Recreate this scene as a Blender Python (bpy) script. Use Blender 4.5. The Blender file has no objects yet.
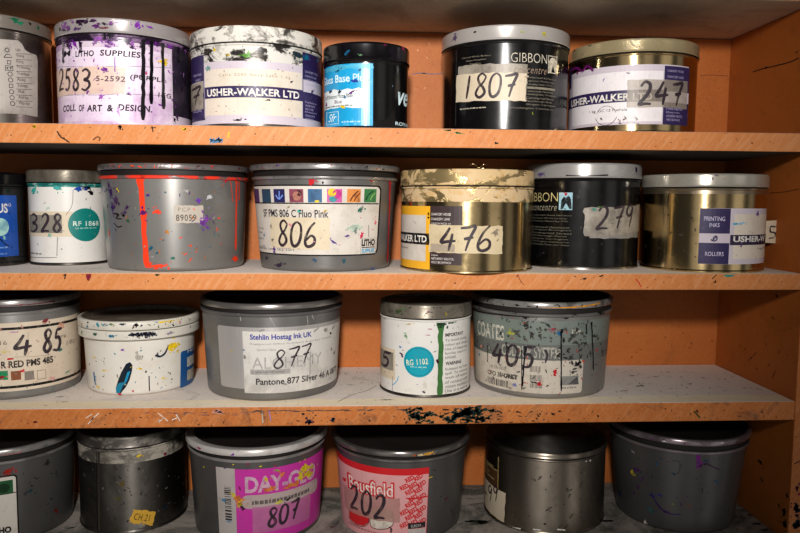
import bpy, bmesh, math, random
from mathutils import Vector, Matrix

scn = bpy.context.scene
COL = scn.collection

# ------------------------------------------------------------------ scale and viewpoint
S = 0.6                      # metres from the lens to the front of the shelves
H = 1.35                     # height of the lens above the ground
FPX, PITCH, YAW, ROLL = 711.4, .0919, .0605, .0071
CAM = Vector((0, -S, H))


def turn(x, y, z):
    c, s = math.cos(PITCH), math.sin(PITCH)
    y, z = c * y + s * z, -s * y + c * z
    c, s = math.cos(YAW), math.sin(YAW)
    x, y = c * x + s * y, -s * x + c * y
    return Vector((x, y, z))


def ray(u, v):
    u -= 400
    v -= 266.5
    c, s = math.cos(ROLL), math.sin(ROLL)
    u, v = c * u + s * v, -s * u + c * v
    return turn(u / FPX, 1.0, -v / FPX)


def project(P):
    d = P - CAM
    x, y, z = d
    c, s = math.cos(YAW), math.sin(YAW)
    x, y = c * x - s * y, s * x + c * y
    c, s = math.cos(PITCH), math.sin(PITCH)
    y, z = c * y - s * z, s * y + c * z
    u, v = FPX * x / y, -FPX * z / y
    c, s = math.cos(ROLL), math.sin(ROLL)
    return 400 + c * u - s * v, 266.5 + s * u + c * v


def U(z):                    # fitted height (units of S, from the lens) to metres above ground
    return H + z * S


Z1T, Z1B = U(.101), U(.0742)
Z2T, Z2B = U(-.1021), U(-.1262)
Z3T, Z3B = U(-.293), U(-.322)
Z4T, Z4B = U(-.512), U(-.541)
ZC = U(.2865)
XR = .6528 * S
XL = -.80 * S
DEP = .240 * S

# ------------------------------------------------------------------ materials


def lin(h):
    h = h.lstrip('#')
    o = []
    for i in (0, 2, 4):
        c = int(h[i:i + 2], 16) / 255
        o.append(c / 12.92 if c <= .04045 else ((c + .055) / 1.055) ** 2.4)
    return (*o, 1)


class NT:
    def __init__(self, name):
        self.m = bpy.data.materials.new(name)
        self.m.use_nodes = True
        self.t = self.m.node_tree
        self.b = self.t.nodes['Principled BSDF']
        tc = self.t.nodes.new('ShaderNodeTexCoord')
        oi = self.t.nodes.new('ShaderNodeObjectInfo')
        mul = self.t.nodes.new('ShaderNodeMath')
        mul.operation = 'MULTIPLY'
        mul.inputs[1].default_value = 7.3
        self.t.links.new(oi.outputs['Random'], mul.inputs[0])
        add = self.t.nodes.new('ShaderNodeVectorMath')
        add.operation = 'ADD'
        self.t.links.new(tc.outputs['Object'], add.inputs[0])
        self.t.links.new(mul.outputs[0], add.inputs[1])
        self.co = add.outputs[0]

    def link(self, a, b):
        self.t.links.new(a, b)

    def noise(self, scale, detail=4, rough=.6, stretch=None, dist=0):
        n = self.t.nodes.new('ShaderNodeTexNoise')
        n.inputs['Scale'].default_value = scale
        n.inputs['Detail'].default_value = detail
        n.inputs['Roughness'].default_value = rough
        n.inputs['Distortion'].default_value = dist
        co = self.co
        if stretch:
            mp = self.t.nodes.new('ShaderNodeMapping')
            mp.inputs['Scale'].default_value = stretch[:3]
            if len(stretch) > 3:
                mp.vector_type = 'TEXTURE'
                mp.inputs['Rotation'].default_value = stretch[3]
            self.link(co, mp.inputs['Vector'])
            co = mp.outputs[0]
        self.link(co, n.inputs['Vector'])
        return n.outputs['Fac']

    def ramp(self, src, lo, hi):
        n = self.t.nodes.new('ShaderNodeMapRange')
        n.inputs[1].default_value = lo
        n.inputs[2].default_value = hi
        n.clamp = True
        self.link(src, n.inputs[0])
        return n.outputs[0]

    def math(self, op, a, b):
        n = self.t.nodes.new('ShaderNodeMath')
        n.operation = op
        for i, q in enumerate((a, b)):
            if isinstance(q, (int, float)):
                n.inputs[i].default_value = q
            else:
                self.link(q, n.inputs[i])
        return n.outputs[0]

    def mix(self, fac, a, b):
        n = self.t.nodes.new('ShaderNodeMix')
        n.data_type = 'RGBA'
        if isinstance(fac, (int, float)):
            n.inputs[0].default_value = fac
        else:
            self.link(fac, n.inputs[0])
        for q, i in ((a, 6), (b, 7)):
            if isinstance(q, tuple):
                n.inputs[i].default_value = q
            else:
                self.link(q, n.inputs[i])
        return n.outputs[2]

    def brushed(self, amount):
        tg = self.t.nodes.new('ShaderNodeTangent')
        tg.direction_type = 'RADIAL'
        tg.axis = 'Z'
        self.link(tg.outputs[0], self.b.inputs['Tangent'])
        self.b.inputs['Anisotropic'].default_value = amount
        self.b.inputs['Anisotropic Rotation'].default_value = .25

    def bump(self, src, strength, dist=.001):
        n = self.t.nodes.new('ShaderNodeBump')
        n.inputs['Strength'].default_value = strength
        n.inputs['Distance'].default_value = dist
        self.link(src, n.inputs['Height'])
        self.link(n.outputs[0], self.b.inputs['Normal'])


_mats = {}


def paint(name, col, rough=.5, metal=0.0, dirt=.0, dirtcol='3a3028', scale=45, fine=.0, finecol=None,
          bump=0.0, coat=0.0, lo=.5, hi=.68, rvar=.0, spec=.5, alpha=1.0, wear=.0, wscale=170):
    """plain coloured surface with blotches of dirt and finer specks"""
    if name in _mats:
        return _mats[name]
    n = NT(name)
    c = lin(col)
    out = c
    if dirt:
        f = n.math('MULTIPLY', n.ramp(n.noise(scale, 6, .65, dist=.4), lo, hi), dirt)
        out = n.mix(f, out, lin(dirtcol))
    if fine:
        f2 = n.math('MULTIPLY', n.ramp(n.noise(scale * 7, 4, .6), .6, .72), fine)
        out = n.mix(f2, out, lin(finecol or dirtcol))
    if isinstance(out, tuple):
        n.b.inputs['Base Color'].default_value = out
    else:
        n.link(out, n.b.inputs['Base Color'])
    if wear or alpha < 1:
        al = alpha
        if wear:
            al = n.math('SUBTRACT', alpha, n.math('MULTIPLY', n.ramp(n.noise(wscale, 4, .65), .46, .62), wear))
            n.link(al, n.b.inputs['Alpha'])
        else:
            n.b.inputs['Alpha'].default_value = alpha
    n.b.inputs['Roughness'].default_value = rough
    if rvar:
        rr = n.math('ADD', n.math('MULTIPLY', n.noise(scale * 1.3, 5), rvar), rough - rvar * .5)
        n.link(rr, n.b.inputs['Roughness'])
    n.b.inputs['Metallic'].default_value = metal
    n.b.inputs['Coat Weight'].default_value = coat
    n.b.inputs['Coat Roughness'].default_value = .15
    n.b.inputs['Specular IOR Level'].default_value = spec
    if .2 < metal:
        n.brushed(.6)
    if bump:
        n.bump(n.noise(scale * 3, 4), bump)
    _mats[name] = n.m
    return n.m


def flat(col, rough=.6, spec=.3):
    return paint('ink_' + col, col, rough, spec=spec, wear=.35, wscale=260)


def gloss(col, rough=.22):
    return paint('wet_' + col, col, rough, wear=.55, wscale=190)


def tinplate(name, col, rough=.28, dirt=.5, dirtcol='2b2622', scale=28, lo=.45, hi=.75, fine=.25, metal=1.0):
    if name in _mats:
        return _mats[name]
    n = NT(name)
    f = n.math('MULTIPLY', n.ramp(n.noise(scale, 7, .7, (1, 1, .55), .6), lo, hi), dirt)
    sm = n.math('MULTIPLY', n.ramp(n.noise(scale * 6, 4), .58, .7), fine)
    out = n.mix(sm, n.mix(f, lin(col), lin(dirtcol)), lin(dirtcol))
    n.link(out, n.b.inputs['Base Color'])
    n.b.inputs['Metallic'].default_value = metal
    rr = n.math('ADD', n.math('MULTIPLY', f, .35), n.math('ADD', n.math('MULTIPLY', n.noise(90, 3), .14), rough - .07))
    n.link(rr, n.b.inputs['Roughness'])
    n.bump(n.noise(30, 3), .12, .0012)
    n.brushed(.75)
    _mats[name] = n.m
    return n.m


def flaky(name, base, basemetal, over, lo, hi, scale=55, rough=.35, over2=None):
    """a surface half covered with flaking residue of another colour"""
    if name in _mats:
        return _mats[name]
    n = NT(name)
    f = n.ramp(n.noise(scale, 7, .68, (1, 1, 1.7), .6), lo, hi)
    oc = lin(over)
    if over2:
        oc = n.mix(n.ramp(n.noise(scale * 1.7, 3), .55, .62), lin(over), lin(over2))
    n.link(n.mix(f, lin(base), oc), n.b.inputs['Base Color'])
    inv = n.math('SUBTRACT', 1.0, f)
    n.link(n.math('MULTIPLY', inv, basemetal), n.b.inputs['Metallic'])
    n.link(n.math('ADD', n.math('MULTIPLY', f, .3), rough), n.b.inputs['Roughness'])
    n.bump(f, .3, .0006)
    n.brushed(.6)
    _mats[name] = n.m
    return n.m


def board(name, col, col2, stain, stain_amt, scale=9, streak=None, rough=.55, specks=.4, lo=.5, hi=.75, pale=None):
    """painted timber: soft mottling, dark stains, fine specks"""
    if name in _mats:
        return _mats[name]
    n = NT(name)
    a = n.ramp(n.noise(scale, 5, .6, (1, 1, 1)), .35, .7)
    out = n.mix(a, lin(col), lin(col2))
    if streak:
        f = n.ramp(n.noise(330, 3, .6, (1, 1, 9, (0, .62, 0))), .48, .66)
        out = n.mix(n.math('MULTIPLY', f, .3), out, lin(streak))
    f = n.math('MULTIPLY', n.ramp(n.noise(scale * 2.6, 8, .72, dist=.7), lo, hi), stain_amt)
    out = n.mix(f, out, lin(stain))
    sp = n.math('MULTIPLY', n.ramp(n.noise(230, 3, .6), .66, .72), specks)
    out = n.mix(sp, out, lin('3a2a1c'))
    gr = n.math('MULTIPLY', n.ramp(n.noise(420, 2, .5), .35, .7), .22)
    out = n.mix(gr, out, lin(pale or col2))
    n.link(out, n.b.inputs['Base Color'])
    n.b.inputs['Roughness'].default_value = rough
    n.b.inputs['Specular IOR Level'].default_value = .35
    n.bump(n.noise(260, 4, .6), .35, .0006)
    _mats[name] = n.m
    return n.m


# ------------------------------------------------------------------ objects


def link(name, me, mats, parent=None, smooth=None):
    for m in mats:
        me.materials.append(m)
    if smooth is not None:
        me.shade_smooth()
        me.set_sharp_from_angle(angle=smooth)
    o = bpy.data.objects.new(name, me)
    COL.objects.link(o)
    if parent:
        o.parent = parent
    return o


def thing(name, label, cat, loc, group=None):
    o = bpy.data.objects.new(name, None)
    o.empty_display_size = .02
    COL.objects.link(o)
    o.location = loc
    o['label'] = label
    o['category'] = cat
    o['kind'] = 'thing'
    if group:
        o['group'] = group
    return o


def lathe(prof, n=96):
    """prof: list of (r, z, material index) -> bmesh, outline turned about z"""
    bm = bmesh.new()
    rings = []
    for p in prof:
        r, z = p[0], p[1]
        if r < 1e-6:
            rings.append([bm.verts.new((0, 0, z))])
        else:
            rings.append([bm.verts.new((r * math.sin(2 * math.pi * k / n), -r * math.cos(2 * math.pi * k / n), z)) for k in range(n)])
    for a, b, p in zip(rings, rings[1:], prof[1:]):
        mi = p[2] if len(p) > 2 else 0
        for k in range(n):
            k2 = (k + 1) % n
            if len(a) == 1 and len(b) == 1:
                continue
            if len(a) == 1:
                f = bm.faces.new((a[0], b[k2], b[k]))
            elif len(b) == 1:
                f = bm.faces.new((a[k], a[k2], b[0]))
            else:
                f = bm.faces.new((a[k], a[k2], b[k2], b[k]))
            f.material_index = mi
    bmesh.ops.recalc_face_normals(bm, faces=bm.faces[:])
    return bm


def to_mesh(bm, name):
    me = bpy.data.meshes.new(name)
    bm.to_mesh(me)
    bm.free()
    return me


# ------------------------------------------------------------------ flat artwork laid on a surface
_text = {}


def text_shape(s, bold, shear, narrow):
    key = (s, bold, shear, narrow)
    if key in _text:
        return _text[key]
    cu = bpy.data.curves.new('lettering', 'FONT')
    cu.body = s
    cu.size = 1
    cu.offset = bold
    cu.shear = shear
    cu.space_character = narrow
    cu.resolution_u = 3
    cu.fill_mode = 'FRONT'
    o = bpy.data.objects.new('lettering', cu)
    COL.objects.link(o)
    dg = bpy.context.evaluated_depsgraph_get()
    dg.update()
    ev = o.evaluated_get(dg)
    me = ev.to_mesh()
    vs = [v.co.copy() for v in me.vertices]
    fs = [tuple(p.vertices) for p in me.polygons]
    ev.to_mesh_clear()
    bpy.data.objects.remove(o)
    bpy.data.curves.remove(cu)
    x0 = min(v.x for v in vs); x1 = max(v.x for v in vs)
    y0 = min(v.y for v in vs); y1 = max(v.y for v in vs)
    vs = [((v.x - x0) / (x1 - x0), (v.y - y0) / (y1 - y0)) for v in vs]
    _text[key] = (vs, fs)
    return _text[key]


PEN = {
    '0': [[(.5, 1), (.2, .85), (.08, .5), (.2, .12), (.48, 0), (.8, .15), (.92, .5), (.82, .85), (.5, 1)]],
    '1': [[(.55, 1), (.5, .5), (.42, 0)]],
    '2': [[(.1, .8), (.35, 1), (.7, .92), (.75, .65), (.5, .35), (.1, .02), (.5, .05), (.95, .04)]],
    '3': [[(.1, .9), (.45, 1), (.8, .82), (.65, .58), (.35, .5), (.75, .42), (.85, .2), (.5, 0), (.1, .08)]],
    '4': [[(.5, 1), (.3, .7), (.05, .38), (.5, .4), (.98, .44)], [(.72, .75), (.68, .4), (.62, 0)]],
    '5': [[(.3, .98), (.22, .6), (.55, .62), (.8, .4), (.7, .1), (.4, 0), (.05, .08)], [(.3, .98), (.6, .97), (.95, 1)]],
    '6': [[(.75, 1), (.4, .75), (.15, .35), (.2, .08), (.5, 0), (.85, .12), (.85, .35), (.55, .45), (.2, .25)]],
    '7': [[(.05, .92), (.5, .96), (.95, 1), (.7, .5), (.55, 0)], [(.35, .48), (.92, .56)]],
    '8': [[(.85, .85), (.5, 1), (.2, .85), (.35, .6), (.7, .4), (.85, .18), (.5, 0), (.15, .15), (.3, .42), (.65, .62), (.85, .85)]],
    '9': [[(.85, .85), (.5, 1), (.15, .8), (.25, .55), (.6, .55), (.85, .85), (.75, .4), (.6, 0)]],
    '-': [[(.1, .48), (.9, .52)]],
    ')': [[(.3, 1), (.7, .6), (.4, 0)]],
}


def smooth_line(pts, k=6):
    out = []
    n = len(pts)
    for i in range(n - 1):
        p0 = pts[max(i - 1, 0)]; p1 = pts[i]; p2 = pts[i + 1]; p3 = pts[min(i + 2, n - 1)]
        for j in range(k):
            t = j / k
            out.append(tuple(.5 * (2 * b + (c - a) * t + (2 * a - 5 * b + 4 * c - d) * t * t + (3 * b - a - 3 * c + d) * t ** 3)
                             for a, b, c, d in zip(p0, p1, p2, p3)))
    out.append(pts[-1])
    return out


class Art:
    """flat shapes collected in surface coordinates (s along, t up, layer out) and built as ONE mesh"""

    def __init__(self, surf, base=1):
        self.su = surf
        self.v, self.f, self.mi, self.mats = [], [], [], []
        self.base = base
        self.lim = None
        self.pc, self.piece = [], 0

    def m(self, mat):
        if mat not in self.mats:
            self.mats.append(mat)
        return self.mats.index(mat)

    def add(self, pts, faces, mat, layer=0):
        k = len(self.v)
        self.v += [(p[0], p[1], layer) for p in pts]
        for f in faces:
            self.f.append([k + i for i in f])
            self.mi.append(self.m(mat))
            self.pc.append(self.piece)

    def box(self, x0, y0, x1, y1):
        su = self.su
        xm, ym = (x0 + x1) / 2, (y0 + y1) / 2
        return su.st(x0, ym)[0], su.st(xm, y1)[1], su.st(x1, ym)[0], su.st(xm, y0)[1]

    def rect(self, x0, y0, x1, y1, mat, layer=0, rnd=0, tilt=0, torn=0, seed=0):
        s0, t0, s1, t1 = self.box(x0, y0, x1, y1)
        su = self.su
        a = su.sx
        r = min(rnd * su.ppx, (t1 - t0) * .49, (s1 - s0) / a * .49)
        pts = []
        if r > 0:
            for cx, cy, a0 in ((s1 - r * a, t1 - r, 0), (s0 + r * a, t1 - r, 90), (s0 + r * a, t0 + r, 180), (s1 - r * a, t0 + r, 270)):
                for k in range(5):
                    an = math.radians(a0 + k * 22.5)
                    pts.append((cx + r * a * math.cos(an), cy + r * math.sin(an)))
        else:
            pts = [(s1, t1), (s0, t1), (s0, t0), (s1, t0)]
            if torn:
                rr = random.Random(seed)
                q = []
                for i in range(4):
                    p, p2 = pts[i], pts[(i + 1) % 4]
                    n = 14 if i % 2 == 0 else 8
                    for k in range(n):
                        t = k / n
                        j = torn * su.ppx * (rr.random() - .5) * 2
                        x = p[0] + (p2[0] - p[0]) * t
                        y = p[1] + (p2[1] - p[1]) * t
                        q.append((x + (j * a if i % 2 else 0), y + (0 if i % 2 else j)))
                pts = q
        self.poly(pts, mat, layer, tilt)

    def poly(self, pts, mat, layer=0, tilt=0):
        a = self.su.sx
        cx = sum(p[0] for p in pts) / len(pts)
        cy = sum(p[1] for p in pts) / len(pts)
        if tilt:
            c, s = math.cos(tilt), math.sin(tilt)
            pts = [(cx + ((x - cx) / a * c - (y - cy) * s) * a, cy + (x - cx) / a * s + (y - cy) * c) for x, y in pts]
        n = len(pts)
        self.add(list(pts) + [(cx, cy)], [(i, (i + 1) % n, n) for i in range(n)], mat, layer)

    def pixpoly(self, pix, mat, layer=0):
        self.poly([self.su.st(*p) for p in pix], mat, layer)

    def disc(self, x, y, rpx, mat, layer=0, n=36, ry=None):
        s, t = self.su.st(x, y)
        r = rpx * self.su.ppx
        q = (ry or rpx) * self.su.ppx
        self.poly([(s + r * self.su.sx * math.cos(2 * math.pi * k / n), t + q * math.sin(2 * math.pi * k / n)) for k in range(n)], mat, layer)

    def ring(self, x, y, rpx, w, mat, layer=0, n=36, a0=0, a1=360):
        s, t = self.su.st(x, y)
        pts, fs = [], []
        for k in range(n + 1):
            an = math.radians(a0 + (a1 - a0) * k / n)
            for q in (rpx - w / 2, rpx + w / 2):
                pts.append((s + q * self.su.ppx * self.su.sx * math.cos(an), t + q * self.su.ppx * math.sin(an)))
        for k in range(n):
            fs.append((2 * k, 2 * k + 1, 2 * k + 3, 2 * k + 2))
        self.add(pts, fs, mat, layer)

    def frame(self, x0, y0, x1, y1, w, mat, layer=0):
        self.rect(x0, y0, x1, y0 + w, mat, layer)
        self.rect(x0, y1 - w, x1, y1, mat, layer)
        self.rect(x0, y0, x0 + w, y1, mat, layer)
        self.rect(x1 - w, y0, x1, y1, mat, layer)

    def text(self, s, x0, y0, x1, y1, mat, layer=0, bold=.0, shear=0, narrow=1, tilt=0):
        vs, fs = text_shape(s, bold, shear, narrow)
        a0, t0, a1, t1 = self.box(x0, y0, x1, y1)
        pts = [(a0 + (a1 - a0) * x, t0 + (t1 - t0) * y) for x, y in vs]
        if tilt:
            a = self.su.sx
            cx, cy = (a0 + a1) / 2, (t0 + t1) / 2
            c, q = math.cos(tilt), math.sin(tilt)
            pts = [(cx + ((x - cx) / a * c - (y - cy) * q) * a, cy + (x - cx) / a * q + (y - cy) * c) for x, y in pts]
        self.add(pts, fs, mat, layer)

    def line(self, sts, w, mat, layer=0, taper=False):
        """ribbon along surface points; w metres"""
        a = self.su.sx
        P = [(x / a, y) for x, y in sts]
        pts, fs = [], []
        n = len(P)
        for i, p in enumerate(P):
            q0 = P[max(i - 1, 0)]; q1 = P[min(i + 1, n - 1)]
            dx, dy = q1[0] - q0[0], q1[1] - q0[1]
            L = math.hypot(dx, dy) or 1
            ww = w[i] if isinstance(w, list) else w
            if taper and n > 2:
                ww *= .55 + .45 * math.sin(math.pi * min(1, (i + 1) / n))
            nx, ny = -dy / L * ww / 2, dx / L * ww / 2
            pts += [((p[0] + nx) * a, p[1] + ny), ((p[0] - nx) * a, p[1] - ny)]
        for i in range(n - 1):
            fs.append((2 * i + 1, 2 * i + 3, 2 * i + 2, 2 * i))
        self.add(pts, fs, mat, layer)

    def pixline(self, pix, wpx, mat, layer=0, smooth=True, taper=False):
        self.piece += 1
        pts = [self.su.st(*p) for p in pix]
        if smooth and len(pts) > 2:
            pts = smooth_line(pts)
        self.line(pts, wpx * self.su.ppx, mat, layer, taper)

    def hand(self, s, x0, y0, x1, y1, mat, w=2.2, layer=0, slant=.12, seed=1, gap=.18, rise=0):
        """handwritten figures with a marker pen"""
        rr = random.Random(seed)
        a0, t0, a1, t1 = self.box(x0, y0, x1, y1)
        n = len(s)
        cw = (a1 - a0) / n
        for i, ch in enumerate(s):
            if ch not in PEN:
                continue
            j = (rr.random() - .5) * .1
            for st in PEN[ch]:
                pts = []
                for x, y in smooth_line(st):
                    xx = gap / 2 + x * (1 - gap) + slant * (y - .5) * .6
                    yy = y * (1 + j) + j * .3 + rise * i
                    if ch == '1':
                        xx = .5 + (x - .5) * .6 + slant * (y - .5) * .6
                    pts.append((a0 + cw * (i + xx), t0 + (t1 - t0) * yy))
                self.line(pts, 1.35 * w * self.su.ppx * (1 + .12 * (rr.random() - .5)), mat, layer, taper=True)

    def greek(self, x0, y0, x1, y1, rows, mat, layer=0, seed=1, fill=.55, ragged=.3, word=(3, 8)):
        """rows of print too small to read"""
        rr = random.Random(seed)
        a0, t0, a1, t1 = self.box(x0, y0, x1, y1)
        su = self.su
        h = (t1 - t0) / rows
        for i in range(rows):
            yb = t1 - (i + .5 + fill / 2) * h
            end = a1 - (a1 - a0) * ragged * rr.random()
            x = a0
            while x < end:
                L = rr.uniform(*word) * su.ppx * su.sx * .55
                e = min(x + L, end)
                q = x
                while q < e:
                    c = min(q + .55 * su.ppx * su.sx * rr.uniform(.8, 1.5), e)
                    hh = h * fill * rr.uniform(.75, 1)
                    self.add([(q, yb), (c, yb), (c, yb + hh), (q, yb + hh)], [(0, 1, 2, 3)], mat, layer)
                    q = c + .3 * su.ppx * su.sx
                x = e + 1.0 * su.ppx * su.sx

    def barcode(self, x0, y0, x1, y1, mat, layer=0, seed=3, upright=True):
        rr = random.Random(seed)
        a0, t0, a1, t1 = self.box(x0, y0, x1, y1)
        p = 0
        while p < 1:
            w = rr.choice((.02, .03, .05))
            if upright:
                self.add([(a0 + (a1 - a0) * p, t0), (a0 + (a1 - a0) * min(1, p + w), t0), (a0 + (a1 - a0) * min(1, p + w), t1), (a0 + (a1 - a0) * p, t1)], [(0, 1, 2, 3)], mat, layer)
            else:
                self.add([(a0, t0 + (t1 - t0) * p), (a1, t0 + (t1 - t0) * p), (a1, t0 + (t1 - t0) * min(1, p + w)), (a0, t0 + (t1 - t0) * min(1, p + w))], [(0, 1, 2, 3)], mat, layer)
            p += w + rr.choice((.02, .03, .05))

    def splat(self, x, y, size, mat, seed=1, aspect=1, angle=0, drops=4, layer=0, rough=.34):
        """irregular blot of paint with droplets; size in px of radius"""
        rr = random.Random(seed)
        su = self.su
        s, t = su.st(x, y)
        R = size * su.ppx * .95
        drops = int(drops * .7)

        def blob(cx, cy, r, asp, n=22):
            ph = [rr.uniform(0, 6.28) for _ in range(4)]
            pts = []
            for k in range(n):
                an = 2 * math.pi * k / n
                q = r * (1 + rough * (.5 * math.sin(2 * an + ph[0]) + .35 * math.sin(3 * an + ph[1]) + .35 * math.sin(5 * an + ph[2]) + .25 * math.sin(8 * an + ph[3])))
                ux, uy = q * math.cos(an) * asp, q * math.sin(an) / max(asp, .4) ** .5
                c, d = math.cos(angle), math.sin(angle)
                pts.append((cx + (ux * c - uy * d) * su.sx, cy + ux * d + uy * c))
            self.add(pts + [(cx, cy)], [(i, (i + 1) % n, n) for i in range(n)], mat, layer)
        big = size > 1.1
        blob(s, t, R * (.72 if big else 1), aspect)
        if big:
            c, d = math.cos(angle), math.sin(angle)
            for k in range(5 + int(size * 1.6)):
                gx, gy = rr.gauss(0, .55) * R * aspect, rr.gauss(0, .5) * R / max(aspect, .4) ** .5
                blob(s + (gx * c - gy * d) * su.sx, t + gx * d + gy * c, R * rr.uniform(.16, .42), rr.uniform(.8, 1.8), 12)
        for k in range(drops):
            an = rr.uniform(0, 6.28)
            d = R * rr.uniform(1.1, 2.4) * max(1, aspect * .6)
            blob(s + d * math.cos(an) * su.sx, t + d * math.sin(an), R * rr.uniform(.07, .22), 1, 8)

    def drip(self, x, y0, y1, w, mat, seed=1, layer=0, bulb=1.3, lean=0):
        rr = random.Random(seed)
        su = self.su
        self.piece += 1
        s0, t0 = su.st(x, y0)
        s1, t1 = su.st(x + lean, y1)
        n = 16
        pts, ws = [], []
        for k in range(n + 1):
            q = k / n
            pts.append((s0 + (s1 - s0) * q + (rr.random() - .5) * .25 * w * su.ppx * su.sx, t0 + (t1 - t0) * q))
            ww = 1 + .18 * (rr.random() - .5) + (.8 * (1 - q * 8) if q < .12 else 0)
            if q > .82:
                ww *= bulb if q < .97 else bulb * .5
            ws.append(w * su.ppx * ww)
        self.line(pts, ws, mat, layer)

    def spray(self, x0, y0, x1, y1, n, mats, seed=1, size=(.4, 1.6), layer=0, aspect=(1, 2.4)):
        rr = random.Random(seed)
        for k in range(n):
            self.splat(rr.uniform(x0, x1), rr.uniform(y0, y1), rr.uniform(*size), rr.choice(mats), seed * 97 + k, rr.uniform(*aspect), rr.uniform(0, 3.14), 0, layer)

    def build(self, name, parent, label=None):
        su = self.su
        ids = sorted(set(self.pc))
        if name == 'paint_drip' and len(ids) > 1:          # every run of paint is a part of its own
            F, M, P, last = self.f, self.mi, self.pc, None
            for q in ids:
                one = Art(su, self.base)
                one.lim, one.mats = self.lim, [self.mats[M[P.index(q)]]]
                used = sorted({i for f, p in zip(F, P) if p == q for i in f})
                ix = {i: k for k, i in enumerate(used)}
                one.v = [self.v[i] for i in used]
                one.f = [[ix[i] for i in f] for f, p in zip(F, P) if p == q]
                one.mi = [0] * len(one.f)
                one.pc = [0] * len(one.f)
                last = one.build(name, parent, label)
            return last
        bm = bmesh.new()
        vs = [bm.verts.new(v) for v in self.v]
        for f, mi in zip(self.f, self.mi):
            try:
                q = bm.faces.new([vs[i] for i in f])
                q.material_index = mi
            except ValueError:
                pass
        bmesh.ops.triangulate(bm, faces=bm.faces[:])
        lim = self.lim or getattr(su, 'lim', None)
        if lim:
            for co, no in (((0, lim[0], 0), (0, -1, 0)), ((0, lim[1], 0), (0, 1, 0))):
                bmesh.ops.bisect_plane(bm, geom=bm.verts[:] + bm.edges[:] + bm.faces[:], plane_co=co, plane_no=no, dist=1e-7, clear_outer=True)
        if su.slices:
            x0 = min(v[0] for v in self.v); x1 = max(v[0] for v in self.v)
            k = math.ceil(x0 / su.slices)
            while k * su.slices < x1:
                bmesh.ops.bisect_plane(bm, geom=bm.verts[:] + bm.edges[:] + bm.faces[:], plane_co=(k * su.slices, 0, 0), plane_no=(1, 0, 0), dist=1e-6)
                k += 1
        for v in bm.verts:
            v.co = su.place(v.co.x, v.co.y, (self.base + v.co.z) * .00012)
        o = link(name, to_mesh(bm, name), self.mats, parent)
        if label:
            o['label'] = label
        return o


class Plane:
    """a flat face: axis 'x' (side panel), 'y' (front edges, back panel) or 'z' (shelf tops)"""
    slices = 0
    sx = 1.0

    def __init__(self, axis, value, sign):
        self.ax, self.val, self.sign = axis, value, sign
        self.ppx = .00088

    def hit(self, px, py):
        d = ray(px, py)
        i = 'xyz'.index(self.ax)
        return CAM + d * ((self.val - CAM[i]) / d[i])

    def st(self, px, py):
        P = self.hit(px, py)
        if self.ax == 'x':
            return (P.y, P.z)
        if self.ax == 'y':
            return (P.x, P.z)
        return (P.x, P.y)

    def place(self, s, t, off):
        if self.ax == 'x':
            return Vector((self.val + self.sign * off, s, t))
        if self.ax == 'y':
            return Vector((s, self.val + self.sign * off, t))
        return Vector((s, t, self.val + self.sign * off))


# ------------------------------------------------------------------ tins and tubs


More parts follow.
